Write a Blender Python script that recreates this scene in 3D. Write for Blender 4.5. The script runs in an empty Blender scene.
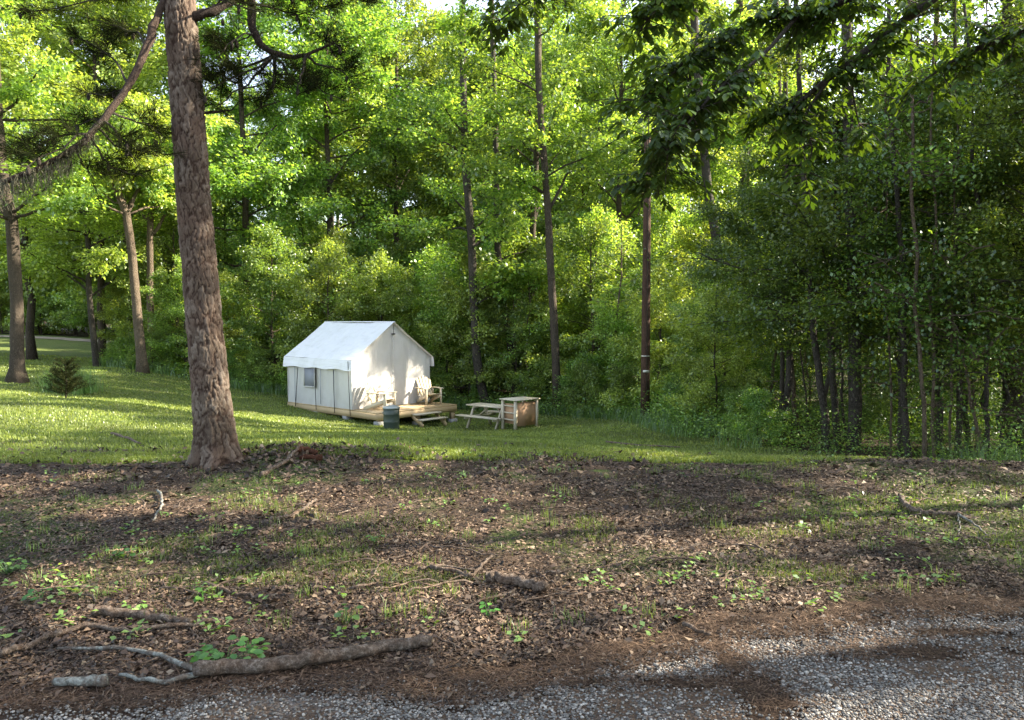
import bpy, math, random
import numpy as np
from mathutils import Vector, Matrix

# ------------------------------------------------------------------ camera, light, exposure
S = bpy.context.scene
F = 780.0                      # focal length in pixels of the 1024 px wide frame
EYE = 1.6
PITCH = math.atan(40.0 / F)
cam = bpy.data.objects.new('camera', bpy.data.cameras.new('camera'))
S.collection.objects.link(cam); S.camera = cam
cam.location = (0, 0, EYE)
cam.rotation_euler = (math.pi / 2 - PITCH, 0, 0)
cam.data.sensor_width = 36.0
cam.data.lens = 36.0 * F / 1024.0
cam.data.clip_start = 0.05
cam.data.clip_end = 900

SUN_EL, SUN_AZ = 32.0, 12.0     # azimuth measured from +X (right of the picture) towards +Y
w = bpy.data.worlds.new('World'); S.world = w; w.use_nodes = True
nt = w.node_tree
sky = nt.nodes.new('ShaderNodeTexSky'); sky.sky_type = 'NISHITA'; sky.sun_disc = False
sky.sun_elevation = math.radians(SUN_EL); sky.sun_rotation = math.radians(90 - SUN_AZ)
sky.air_density = 1.0; sky.dust_density = 1.5
bg = nt.nodes['Background']; bg.inputs[1].default_value = 0.115
hs = nt.nodes.new('ShaderNodeHueSaturation'); hs.inputs['Saturation'].default_value = .62
nt.links.new(sky.outputs[0], hs.inputs['Color']); nt.links.new(hs.outputs[0], bg.inputs[0])
sun = bpy.data.lights.new('sun', 'SUN'); sun.energy = 5.0; sun.angle = math.radians(0.55)
sun.color = (1.0, 0.89, 0.72)
so = bpy.data.objects.new('sun', sun); S.collection.objects.link(so)
sd = Vector((math.cos(math.radians(SUN_AZ)) * math.cos(math.radians(SUN_EL)),
             math.sin(math.radians(SUN_AZ)) * math.cos(math.radians(SUN_EL)),
             math.sin(math.radians(SUN_EL))))
so.rotation_euler = sd.to_track_quat('Z', 'Y').to_euler()
so.location = (20, 0, 20)
S.view_settings.view_transform = 'Standard'; S.view_settings.look = 'None'
S.view_settings.gamma = 1.0; S.view_settings.use_curve_mapping = False
S.view_settings.exposure = 2.42
S.cycles.use_denoising = True
S.cycles.max_bounces = 8; S.cycles.diffuse_bounces = 4; S.cycles.transmission_bounces = 5
S.cycles.glossy_bounces = 2; S.cycles.sample_clamp_indirect = 8
S.render.film_transparent = False

# ------------------------------------------------------------------ helpers
COL = S.collection
R = math.radians
def W(u, v, d):
    "world point seen at pixel (u, v), d metres ahead"
    cp, sp = math.cos(PITCH), math.sin(PITCH)
    y = F * cp - (v - 360) * sp; z = -F * sp - (v - 360) * cp
    k = d / y
    return np.array([(u - 512) * k, d, EYE + z * k])

def hash2(i, j, seed):
    n = (i.astype(np.int64) * 374761393 + j.astype(np.int64) * 668265263 + seed * 1274126177) & 0x7fffffff
    n = ((n ^ (n >> 13)) * 1274126177) & 0x7fffffff
    n = (n ^ (n >> 16)) & 0xffffff
    return n / float(0xffffff)
def vnoise(x, y, scale, seed=0):
    x = np.asarray(x, float) / scale + 1000; y = np.asarray(y, float) / scale + 1000
    i = np.floor(x); j = np.floor(y); fx = x - i; fy = y - j
    fx = fx * fx * (3 - 2 * fx); fy = fy * fy * (3 - 2 * fy)
    a = hash2(i, j, seed); b = hash2(i + 1, j, seed); c = hash2(i, j + 1, seed); d = hash2(i + 1, j + 1, seed)
    return (a * (1 - fx) + b * fx) * (1 - fy) + (c * (1 - fx) + d * fx) * fy
def fbm(x, y, scale, seed=0, o=4):
    s = 0; a = .5; t = 0
    for k in range(o):
        s = s + a * vnoise(x, y, scale / 2 ** k, seed + k * 17); t += a; a *= .5
    return s / t

# ground height: smooth surface through measured points
CP = []
for y in (-20, 0, 3, 6):
    for x in (-16, -6, 0, 6, 16): CP.append((x, y, 0.0))
for x in (-9, -3, 2, 6): CP.append((x, 8.5, 0.0))
for (u, v, d) in [(0, 445, 11), (300, 445, 10.5), (512, 446, 10.5), (650, 452, 11.5), (850, 462, 13), (1000, 468, 11), (750, 450, 15.5),
                  (100, 402, 20), (65, 399, 22.5), (15, 382, 27), (140, 372, 33), (92, 367, 36), (40, 337, 60), (190, 388, 31), (280, 393, 33),
                  (310, 425, 23.5), (392, 428, 24.6), (440, 429, 25.5), (515, 430, 24.5), (560, 417, 28), (645, 421, 24),
                  (600, 432, 20.5), (450, 435, 18), (250, 430, 17), (660, 441, 18), (330, 404, 30)]:
    p = W(u, v, d); CP.append(tuple(p))
CP += [(0, 45, -2.4), (0, 62, -2.6), (25, 60, -2.4), (12, 30, -1.9), (15, 20, -1.2), (30, 25, -1.4), (35, 5, -.6), (-40, 20, -.2), (-45, 45, 0.2),
       (150, 0, 0), (-150, 0, 0), (150, 150, 1), (-150, 150, 3), (0, 150, 1), (0, -100, 0)]
CP = np.array(CP)
def _phi(r2): return np.sqrt(r2 + 9.0)
_A = _phi(((CP[:, None, :2] - CP[None, :, :2]) ** 2).sum(-1)); _n = len(CP)
_M = np.zeros((_n + 1, _n + 1)); _M[:_n, :_n] = _A - 0.02 * np.eye(_n); _M[:_n, _n] = 1; _M[_n, :_n] = 1
_wt = np.linalg.solve(_M, np.append(CP[:, 2], 0))
def gz0(x, y):
    x = np.asarray(x, float); y = np.asarray(y, float)
    out = np.full(x.shape, _wt[_n])
    for k in range(_n): out = out + _wt[k] * _phi((x - CP[k, 0]) ** 2 + (y - CP[k, 1]) ** 2)
    return out
MOUND = W(300, 462, 9.0)
def gz(x, y):
    x = np.asarray(x, float); y = np.asarray(y, float)
    z = gz0(x, y)
    near = np.clip((y - 3.9) / 1.0, 0, 1)
    z = z + near * ((fbm(x, y, 1.4, 5) - .5) * .10 * np.clip(1.6 - y / 8, .15, 1) + (fbm(x, y, .35, 8, 3) - .5) * .035)
    z = z + .11 * np.exp(-(((x - MOUND[0]) / .75) ** 2 + ((y - MOUND[1]) / .5) ** 2)) * (.6 + .8 * fbm(x, y, .3, 55, 3))
    return z
def gz1(x, y): return float(gz(np.array([x]), np.array([y]))[0])
def G(u, v, d0=None):
    "world ground point seen at pixel"
    d = 3.0
    for k in range(1, 4000):
        p = W(u, v, d)
        if p[2] <= gz1(p[0], p[1]): return p
        d += .04 if d < 15 else .1
    return p

class MB:
    def __init__(s): s.v = []; s.q = []; s.t = []; s.n = 0; s.smooth = False
    def add(s, v, quads=None, tris=None):
        v = np.asarray(v, float).reshape(-1, 3)
        if quads is not None and len(quads): s.q.append(np.asarray(quads).reshape(-1, 4) + s.n)
        if tris is not None and len(tris): s.t.append(np.asarray(tris).reshape(-1, 3) + s.n)
        s.v.append(v); s.n += len(v); return s
    def tube(s, pts, rad, seg=8, cap=True):
        pts = np.asarray(pts, float); n = len(pts); rad = np.broadcast_to(np.asarray(rad, float), (n,))
        T = np.gradient(pts, axis=0); T /= np.linalg.norm(T, axis=1)[:, None] + 1e-9
        ref = np.array([0, 0, 1.0]) if abs(T[0][2]) < .9 else np.array([1.0, 0, 0])
        U = np.cross(T, ref); U /= np.linalg.norm(U, axis=1)[:, None] + 1e-9
        V = np.cross(T, U)
        a = np.arange(seg) * 2 * np.pi / seg
        ring = U[:, None, :] * np.cos(a)[None, :, None] + V[:, None, :] * np.sin(a)[None, :, None]
        v = (pts[:, None, :] + ring * rad[:, None, None]).reshape(-1, 3)
        i = np.arange(n - 1)[:, None] * seg; j = np.arange(seg)[None, :]; j2 = (j + 1) % seg
        q = np.stack([i + j, i + j2, i + seg + j2, i + seg + j], -1).reshape(-1, 4)
        tr = []
        if cap:
            v = np.vstack([v, pts[0], pts[-1]]); c0 = n * seg
            tr = [(c0, (k + 1) % seg, k) for k in range(seg)] + [(c0 + 1, (n - 1) * seg + k, (n - 1) * seg + (k + 1) % seg) for k in range(seg)]
        return s.add(v, q, tr)
    def box(s, c, size, M=None):
        sx, sy, sz = [k / 2 for k in size]
        v = np.array([(x, y, z) for z in (-sz, sz) for x, y in ((-sx, -sy), (sx, -sy), (sx, sy), (-sx, sy))])
        if M is not None: v = v @ np.array(M).T
        return s.add(v + np.array(c), [(0, 3, 2, 1), (4, 5, 6, 7), (0, 1, 5, 4), (1, 2, 6, 5), (2, 3, 7, 6), (3, 0, 4, 7)])
    def beam(s, p0, p1, wd, th, up=(0, 0, 1)):
        p0 = np.array(p0, float); p1 = np.array(p1, float); d = p1 - p0; L = np.linalg.norm(d); d /= L
        sd_ = np.cross(up, d); sd_ /= np.linalg.norm(sd_) + 1e-9; u = np.cross(d, sd_)
        return s.box((p0 + p1) / 2, (L, wd, th), np.stack([d, sd_, u], 1))
    def leaves(s, P, D, N, L, Wd, fold=.12):
        "one folded four-corner leaf per row"
        D = D / (np.linalg.norm(D, axis=1)[:, None] + 1e-9)
        Sd = np.cross(D, N); Sd /= np.linalg.norm(Sd, axis=1)[:, None] + 1e-9
        N = np.cross(Sd, D)
        L = np.broadcast_to(L, (len(P),))[:, None]; Wd = np.broadcast_to(Wd, (len(P),))[:, None]
        v = np.stack([P, P + D * L * .45 + Sd * Wd + N * L * fold, P + D * L, P + D * L * .45 - Sd * Wd + N * L * fold], 1)
        return s.add(v.reshape(-1, 3), np.arange(len(P) * 4).reshape(-1, 4))
    def blades(s, P, H, Wd, rng, lean=.35):
        n = len(P); a = rng.uniform(0, 2 * np.pi, n)
        sx = np.stack([np.cos(a), np.sin(a), np.zeros(n)], 1) * Wd[:, None]
        b = rng.uniform(0, 2 * np.pi, n); l = rng.uniform(0, lean * 2, n)
        off = np.stack([np.cos(b) * l, np.sin(b) * l, np.ones(n)], 1) * H[:, None]
        hz = off * np.array([1, 1, 0]); md = P + off * np.array([.32, .32, .6])
        v = np.stack([P - sx, P + sx, md + sx * .75, md - sx * .75, P + off - H[:, None] * np.array([0, 0, .12]) * l[:, None]], 1).reshape(-1, 3)
        i = np.arange(n)[:, None] * 5
        return s.add(v, i + np.array([[0, 1, 2, 3]]), i + np.array([[3, 2, 4]]))
    def mesh(s, name, mat, smooth=False):
        me = bpy.data.meshes.new(name)
        v = np.concatenate(s.v) if s.v else np.zeros((0, 3))
        q = np.concatenate(s.q) if s.q else np.zeros((0, 4), int); t = np.concatenate(s.t) if s.t else np.zeros((0, 3), int)
        me.vertices.add(len(v)); me.vertices.foreach_set('co', v.astype(np.float32).ravel())
        nl = len(q) * 4 + len(t) * 3
        me.loops.add(nl); me.loops.foreach_set('vertex_index', np.concatenate([q.ravel(), t.ravel()]).astype(np.int32))
        me.polygons.add(len(q) + len(t))
        ls = np.concatenate([np.arange(len(q)) * 4, len(q) * 4 + np.arange(len(t)) * 3]).astype(np.int32)
        me.polygons.foreach_set('loop_start', ls)
        me.update(calc_edges=True); me.validate()
        if smooth: me.polygons.foreach_set('use_smooth', np.ones(len(me.polygons), bool))
        if mat: me.materials.append(mat)
        return me
    def build(s, name, mat, parent=None, smooth=False, at=None):
        o = bpy.data.objects.new(name, s.mesh(name, mat, smooth)); COL.objects.link(o)
        if parent: o.parent = parent
        if at is not None: o.location = at
        return o

def tag(o, label=None, cat=None, group=None, kind=None):
    if label: o['label'] = label
    if cat: o['category'] = cat
    if group: o['group'] = group
    if kind: o['kind'] = kind
    return o
def thing(name, label, cat, loc=(0, 0, 0), rz=0, group=None):
    o = bpy.data.objects.new(name, None); COL.objects.link(o); o.empty_display_size = .2
    o.location = loc; o.rotation_euler = (0, 0, rz)
    return tag(o, label, cat, group)
def copy_tree(root, loc, rz, sc=1.0, label=None, group=None, cat=None):
    r = root.copy(); COL.objects.link(r); r.location = loc; r.rotation_euler = (0, 0, rz); r.scale = (sc, sc, sc) if not hasattr(sc, '__len__') else sc
    if label: r['label'] = label
    if group: r['group'] = group
    elif 'group' in r: del r['group']
    if cat: r['category'] = cat
    for ch in list(root.children):
        c = ch.copy(); COL.objects.link(c); c.parent = r
        for g_ in list(ch.children):
            d = g_.copy(); COL.objects.link(d); d.parent = c
    return r

# ------------------------------------------------------------------ materials
class NT:
    def __init__(s, name):
        s.m = bpy.data.materials.new(name); s.m.use_nodes = True; s.t = s.m.node_tree; s.t.nodes.clear()
        s.out = s.n('ShaderNodeOutputMaterial')
    def n(s, typ, **kw):
        nd = s.t.nodes.new(typ)
        for k, v in kw.items():
            if k.startswith('i_'):
                key = k[2:]; key = int(key) if key.isdigit() else key
                s.set(nd.inputs[key], v)
            else: setattr(nd, k, v)
        return nd
    def set(s, inp, v):
        if hasattr(v, 'node'): s.t.links.new(v, inp)
        else: inp.default_value = v if not (hasattr(v, '__len__') and len(v) == 3 and inp.type == 'RGBA') else (*v, 1)
    def noise(s, vec, scale, detail=4, rough=.6):
        nd = s.n('ShaderNodeTexNoise'); s.set(nd.inputs['Vector'], vec); nd.inputs['Scale'].default_value = scale
        nd.inputs['Detail'].default_value = detail; nd.inputs['Roughness'].default_value = rough
        return nd.outputs['Fac']
    def ramp(s, fac, stops):
        nd = s.n('ShaderNodeValToRGB'); s.set(nd.inputs[0], fac); cr = nd.color_ramp
        while len(cr.elements) < len(stops): cr.elements.new(.5)
        for e, (p, c) in zip(cr.elements, stops): e.position = p; e.color = (*c, 1) if len(c) == 3 else c
        return nd.outputs[0]
    def mix(s, fac, a, b, mode='MIX'):
        nd = s.n('ShaderNodeMix', data_type='RGBA', blend_type=mode)
        s.set(nd.inputs[0], fac); s.set(nd.inputs[6], a); s.set(nd.inputs[7], b); return nd.outputs[2]
    def math(s, op, a, b=0.0, clamp=False):
        nd = s.n('ShaderNodeMath', operation=op, use_clamp=clamp); s.set(nd.inputs[0], a); s.set(nd.inputs[1], b); return nd.outputs[0]
    def mapr(s, v, a, b, c=0., d=1.):
        nd = s.n('ShaderNodeMapRange'); s.set(nd.inputs[0], v)
        for k, x in zip((1, 2, 3, 4), (a, b, c, d)): nd.inputs[k].default_value = x
        return nd.outputs[0]
    def obj(s): return s.n('ShaderNodeTexCoord').outputs['Object']
    def pos(s): return s.n('ShaderNodeNewGeometry').outputs['Position']
    def scaled(s, vec, sc):
        nd = s.n('ShaderNodeMapping'); s.set(nd.inputs[0], vec); nd.inputs['Scale'].default_value = sc; return nd.outputs[0]
    def bump(s, h, strength=.5, dist=.02):
        nd = s.n('ShaderNodeBump'); s.set(nd.inputs['Height'], h); nd.inputs['Strength'].default_value = strength
        nd.inputs['Distance'].default_value = dist; return nd.outputs[0]
    def princ(s, col, rough=.8, normal=None, spec=.3, metal=0):
        nd = s.n('ShaderNodeBsdfPrincipled'); s.set(nd.inputs['Base Color'], col); s.set(nd.inputs['Roughness'], rough)
        nd.inputs['Specular IOR Level'].default_value = spec; nd.inputs['Metallic'].default_value = metal
        if normal is not None: s.set(nd.inputs['Normal'], normal)
        s.t.links.new(nd.outputs[0], s.out.inputs[0]); return s.m

def leaf_mat(name, dark, mid, light, trans=.45, tcol=None, gloss=.06, hue=.03, val=.5, clump=.8):
    m = NT(name); isl = m.n('ShaderNodeNewGeometry').outputs['Random Per Island']
    c = m.ramp(isl, [(0, dark), (.5, mid), (1, light)])
    cl = m.noise(m.pos(), clump, 2, .5)
    rnd = m.n('ShaderNodeObjectInfo').outputs['Random']
    hsv = m.n('ShaderNodeHueSaturation')
    m.set(hsv.inputs['Hue'], m.mapr(rnd, 0, 1, .5 - hue * .4, .5 + hue))
    m.set(hsv.inputs['Value'], m.math('MULTIPLY', m.mapr(cl, .3, .7, 1 - val * .6, 1 + val * .7), m.mapr(m.math('FRACT', m.math('MULTIPLY', rnd, 7.31)), 0, 1, .8, 1.25)))
    m.set(hsv.inputs['Color'], c)
    col = hsv.outputs[0]
    df = m.n('ShaderNodeBsdfDiffuse'); m.set(df.inputs[0], col)
    tl = m.n('ShaderNodeBsdfTranslucent')
    m.set(tl.inputs[0], m.mix(1.0, col, tcol or (1.6, 1.5, .55), 'MULTIPLY'))
    mx = m.n('ShaderNodeMixShader'); mx.inputs[0].default_value = trans
    m.t.links.new(df.outputs[0], mx.inputs[1]); m.t.links.new(tl.outputs[0], mx.inputs[2])
    gl = m.n('ShaderNodeBsdfGlossy'); gl.inputs['Roughness'].default_value = .42; gl.inputs[0].default_value = (.9, .95, 1, 1)
    m2 = m.n('ShaderNodeMixShader'); m2.inputs[0].default_value = gloss
    m.t.links.new(mx.outputs[0], m2.inputs[1]); m.t.links.new(gl.outputs[0], m2.inputs[2])
    m.t.links.new(m2.outputs[0], m.out.inputs[0]); return m.m

def bark_mat(name, c0, c1, c2, sc=(14, 14, 3), bump=.6, patch=None):
    m = NT(name); ob = m.obj(); nv = m.n('ShaderNodeTexNoise'); m.set(nv.inputs['Vector'], ob); nv.inputs['Scale'].default_value = 7; nv.inputs['Detail'].default_value = 4
    vm = m.n('ShaderNodeVectorMath', operation='MULTIPLY_ADD'); m.set(vm.inputs[0], nv.outputs['Color']); vm.inputs[1].default_value = (.16, .16, .5); m.set(vm.inputs[2], ob)
    v = m.scaled(vm.outputs[0], sc)
    vo = m.n('ShaderNodeTexVoronoi', feature='DISTANCE_TO_EDGE'); m.set(vo.inputs['Vector'], v)
    m.set(vo.inputs['Scale'], 1.0)
    n1 = m.noise(v, 2.2, 6, .7); n2 = m.noise(m.obj(), 1.3, 3)
    crack = m.mapr(vo.outputs['Distance'], -.12, .35)
    f = m.math('MULTIPLY', crack, m.mapr(n1, .38, .64, .15, 1.0))
    c = m.ramp(f, [(0, c0), (.45, c1), (1, c2)])
    c = m.mix(m.mapr(n2, .4, .65, 0, .5), c, patch or tuple(k * 1.25 for k in c1))
    return m.princ(c, .9, m.bump(m.math('ADD', f, n1), min(1, bump * 1.5), .05), .15)

def wood_mat(name, c0, c1, sc=(3, 30, 30)):
    m = NT(name); v = m.scaled(m.obj(), sc); n1 = m.noise(v, 1.5, 5, .65); n2 = m.noise(m.obj(), 1.2, 3)
    isl = m.n('ShaderNodeNewGeometry').outputs['Random Per Island']
    c = m.mix(n1, c0, c1)
    c = m.mix(m.mapr(n2, .35, .7, 0, .35), c, tuple(k * .6 for k in c0))
    hs = m.n('ShaderNodeHueSaturation'); m.set(hs.inputs['Value'], m.mapr(isl, 0, 1, .8, 1.12)); m.set(hs.inputs['Color'], c)
    return m.princ(hs.outputs[0], .75, m.bump(n1, .3, .01), .3)

M = {}
M['leaf_bright'] = leaf_mat('broadleaf_lime', (.13, .19, .04), (.25, .33, .065), (.43, .50, .14), .5)  # sunlight put into the colour: brighter leaf copy for sunlit trees
M['leaf_mid'] = leaf_mat('broadleaf_green', (.075, .14, .03), (.165, .26, .05), (.33, .42, .10), .5)
M['leaf_dark'] = leaf_mat('broadleaf_deep_green', (.045, .085, .015), (.095, .15, .024), (.19, .25, .045), .46)  # shade put into the colour: darker leaf copy for the shadowed right woods
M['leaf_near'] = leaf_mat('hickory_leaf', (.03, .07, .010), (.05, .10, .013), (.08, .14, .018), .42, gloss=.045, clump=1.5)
M['weed'] = leaf_mat('weed_leaf', (.08, .14, .025), (.13, .21, .04), (.20, .29, .07), .4, clump=2)
M['seedling'] = leaf_mat('seedling_leaf', (.05, .12, .014), (.075, .17, .02), (.11, .21, .03), .45, clump=3)
M['grass'] = leaf_mat('grass_blade', (.095, .12, .025), (.15, .18, .038), (.24, .255, .075), .35, gloss=.03, clump=.5)
M['drygrass'] = leaf_mat('dry_grass_blade', (.12, .12, .04), (.2, .18, .07), (.3, .26, .12), .35, clump=1, gloss=.02)
M['needle'] = leaf_mat('pine_needle', (.009, .013, .006), (.017, .022, .009), (.035, .038, .016), .15, gloss=.0, clump=2)
M['moss'] = leaf_mat('spanish_moss_strand', (.10, .095, .07), (.16, .15, .11), (.24, .22, .16), .3, tcol=(1.1, 1, .8), gloss=.0)
M['pine_bark'] = bark_mat('pine_bark', (.015, .011, .009), (.07, .052, .042), (.15, .12, .10), (26, 26, 26), .5, (.14, .095, .07))
M['bark'] = bark_mat('hardwood_bark', (.035, .028, .022), (.11, .088, .066), (.21, .178, .14), (22, 22, 5), .6)
M['bark_dark'] = bark_mat('dark_hardwood_bark', (.028, .024, .02), (.095, .082, .066), (.21, .185, .155), (22, 22, 5), .6)
M['bark_pale'] = bark_mat('pale_oak_bark', (.06, .045, .03), (.20, .155, .11), (.36, .30, .23), (20, 20, 4), .7)
m = NT('weathered_branch'); n1 = m.noise(m.obj(), 42, 8, .8); n2 = m.noise(m.obj(), 9, 5, .7)
M['stick'] = m.princ(m.mix(m.mapr(n2, .4, .65), m.ramp(n1, [(.32, (.03, .024, .018)), (.5, (.13, .105, .085)), (.66, (.34, .30, .26))]), m.ramp(n1, [(.32, (.045, .03, .02)), (.5, (.15, .10, .07)), (.66, (.30, .22, .16))])), .95, m.bump(n1, 1.0, .03), .15)
m = NT('lichen_branch'); n1 = m.noise(m.obj(), 40, 6, .75); n2 = m.noise(m.obj(), 14, 5, .7)
M['lichen'] = m.princ(m.mix(m.mapr(n2, .44, .56), m.ramp(n1, [(.3, (.04, .033, .028)), (.7, (.17, .145, .12))]), m.ramp(n1, [(.35, (.08, .083, .075)), (.6, (.27, .285, .26))])), .95, m.bump(n1, .9, .012), .1)
m = NT('rotten_red_wood'); n1 = m.noise(m.scaled(m.obj(), (12, 45, 45)), 1.5, 6, .75)
M['rot'] = m.princ(m.ramp(n1, [(.3, (.018, .009, .006)), (.55, (.08, .034, .02)), (.75, (.17, .085, .055))]), .95, m.bump(n1, 1.0, .02), .1)

m = NT('litter_leaf'); isl = m.n('ShaderNodeNewGeometry').outputs['Random Per Island']
c = m.ramp(isl, [(0, (.015, .011, .008)), (.35, (.05, .033, .023)), (.65, (.11, .070, .046)), (.88, (.135, .092, .058)), (1, (.22, .165, .11))])
hv = m.n('ShaderNodeHueSaturation'); m.set(hv.inputs['Value'], m.mapr(m.noise(m.pos(), 1.6, 4), .3, .7, .5, 1.6)); m.set(hv.inputs['Color'], c); c = hv.outputs[0]
M['litter'] = m.princ(c, .65, None, .35)
m = NT('straw'); isl = m.n('ShaderNodeNewGeometry').outputs['Random Per Island']
M['straw'] = m.princ(m.ramp(isl, [(0, (.035, .021, .013)), (.5, (.09, .054, .032)), (1, (.19, .125, .08))]), .7, None, .3)
m = NT('gravel_stone'); isl = m.n('ShaderNodeNewGeometry').outputs['Random Per Island']
c = m.ramp(isl, [(0, (.03, .027, .024)), (.42, (.095, .088, .078)), (.72, (.21, .195, .17)), (.92, (.52, .49, .44)), (1, (.25, .17, .11))])
M['stone'] = m.princ(m.mix(.35, c, m.ramp(m.noise(m.pos(), 160, 3), [(.3, (.05, .048, .045)), (.7, (.38, .36, .33))]), 'MIX'), .8, None, .3)

# ground: bare litter soil, lawn, straw, forest floor chosen by per-vertex material masks
m = NT('ground'); P = m.pos()
at = m.n('ShaderNodeAttribute', attribute_name='cover').outputs['Color']
sep = m.n('ShaderNodeSeparateColor'); m.set(sep.inputs[0], at)
nf = m.noise(P, 45, 6, .75); nm = m.noise(P, 6, 5, .7); nb = m.noise(P, 1.1, 4, .6)
vo = m.n('ShaderNodeTexVoronoi'); m.set(vo.inputs['Vector'], P); vo.inputs['Scale'].default_value = 34
vcol = m.n('ShaderNodeSeparateColor'); m.set(vcol.inputs[0], vo.outputs['Color'])
soil = m.ramp(nf, [(.28, (.017, .011, .008)), (.5, (.055, .036, .023)), (.72, (.12, .082, .053))])
soil = m.mix(m.mapr(vcol.outputs[0], .55, .95), soil, m.ramp(vcol.outputs[1], [(0, (.03, .02, .014)), (.6, (.075, .05, .034)), (1, (.16, .12, .09))]))
lawn = m.ramp(nf, [(.25, (.05, .07, .015)), (.5, (.115, .145, .032)), (.75, (.19, .205, .06))])
lawn = m.mix(m.mapr(nm, .35, .65, .0, .55), lawn, (.06, .10, .02))
lawn = m.mix(m.mapr(nb, .5, .72, 0, .6), lawn, (.15, .14, .06))
straw = m.ramp(nf, [(.25, (.022, .014, .010)), (.55, (.065, .040, .025)), (.78, (.13, .086, .055))])
edge = m.math('ADD', sep.outputs[0], m.math('MULTIPLY', m.math('SUBTRACT', nm, .5), .9))
c = m.mix(m.mapr(edge, .42, .58), soil, lawn)
e2 = m.math('ADD', sep.outputs[1], m.math('MULTIPLY', m.math('SUBTRACT', nm, .5), .7))
c = m.mix(m.mapr(e2, .42, .6), c, straw)
mos = m.ramp(nf, [(.3, (.03, .05, .012)), (.7, (.09, .12, .03))])
c = m.mix(m.mapr(m.math('ADD', sep.outputs[2], m.math('MULTIPLY', m.math('SUBTRACT', nm, .5), 1.1)), .45, .75, 0, .8), c, mos)
M['ground'] = m.princ(c, .9, m.bump(m.math('ADD', nf, m.math('MULTIPLY', vo.outputs['Distance'], .5)), .9, .03), .2)

m = NT('gravel_bed'); P = m.pos()
vo = m.n('ShaderNodeTexVoronoi'); m.set(vo.inputs['Vector'], P); vo.inputs['Scale'].default_value = 62
vc = m.n('ShaderNodeSeparateColor'); m.set(vc.inputs[0], vo.outputs['Color'])
c = m.ramp(vc.outputs[0], [(0, (.03, .03, .03)), (.5, (.08, .078, .075)), (.85, (.2, .195, .19)), (1, (.36, .35, .33))])
c = m.mix(m.mapr(m.noise(P, 2.6, 6, .75), .30, .50, .25, .9), c, m.ramp(m.noise(P, 60, 5, .7), [(.3, (.04, .025, .016)), (.7, (.15, .09, .05))]))
M['gravel_bed'] = m.princ(c, .85, m.bump(vo.outputs['Distance'], 1.0, -.02), .3)

m = NT('canvas'); nz = m.noise(m.obj(), 1.7, 5, .6); n2 = m.noise(m.scaled(m.obj(), (1, 1, .25)), 5, 3)
sx_ = m.n('ShaderNodeSeparateXYZ'); m.set(sx_.inputs[0], m.obj()); grime = m.math('MULTIPLY', m.mapr(sx_.outputs[2], .9, 0, 0, .55), m.mapr(m.noise(m.obj(), 4, 5, .7), .35, .65))
c = m.mix(m.math('MAXIMUM', m.mapr(nz, .42, .75, 0, .5), grime), (.60, .585, .56), (.46, .44, .40))
pb = m.n('ShaderNodeBsdfPrincipled'); m.set(pb.inputs['Base Color'], c); pb.inputs['Roughness'].default_value = .8
m.set(pb.inputs['Normal'], m.bump(m.math('ADD', n2, nz), .5, .05))
tl = m.n('ShaderNodeBsdfTranslucent'); tl.inputs[0].default_value = (.7, .68, .62, 1)
mx = m.n('ShaderNodeMixShader'); mx.inputs[0].default_value = .12
m.t.links.new(pb.outputs[0], mx.inputs[1]); m.t.links.new(tl.outputs[0], mx.inputs[2]); m.t.links.new(mx.outputs[0], m.out.inputs[0])
M['canvas'] = m.m
m = NT('roof_fly'); f1 = m.noise(m.obj(), 2.4, 6, .7); f2 = m.noise(m.scaled(m.obj(), (6, .8, 6)), 1.5, 3)
M['fly'] = m.princ(m.mix(m.mapr(f1, .48, .72, 0, .55), (.73, .73, .76), (.55, .55, .54)), .6, m.bump(m.math('ADD', f2, m.math('MULTIPLY', f1, .6)), .55, .06), .35)
m = NT('window_mesh'); M['mesh'] = m.princ((.26, .27, .31), .8)
m = NT('black_webbing'); M['web'] = m.princ((.02, .02, .022), .7)
M['wood'] = wood_mat('new_pine_board', (.42, .30, .16), (.62, .47, .28))
M['wood_chair'] = wood_mat('pale_chair_wood', (.50, .42, .29), (.68, .59, .43))
M['wood_grey'] = wood_mat('pale_table_board', (.48, .42, .31), (.64, .57, .43))
M['ply'] = wood_mat('orange_brown_plywood', (.38, .22, .12), (.50, .32, .19), (6, 6, 1.5))
m = NT('concrete_block'); M['block'] = m.princ(m.ramp(m.noise(m.obj(), 18, 4), [(.3, (.22, .22, .21)), (.7, (.38, .37, .35))]), .9)
m = NT('green_steel'); M['can'] = m.princ(m.mix(m.noise(m.obj(), 6, 4), (.035, .05, .038), (.06, .08, .06)), .45, None, .5)
m = NT('galvanised_lid'); M['lid'] = m.princ(m.mix(m.noise(m.obj(), 5, 4), (.26, .30, .31), (.40, .43, .44)), .4, None, .5, .5)
M['pole'] = bark_mat('creosote_pole', (.03, .019, .013), (.085, .050, .035), (.17, .105, .075), (30, 30, 1.2), .3)
M['tin'] = NT('tin_tag').princ((.6, .58, .5), .4, None, .5, .4)

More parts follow.
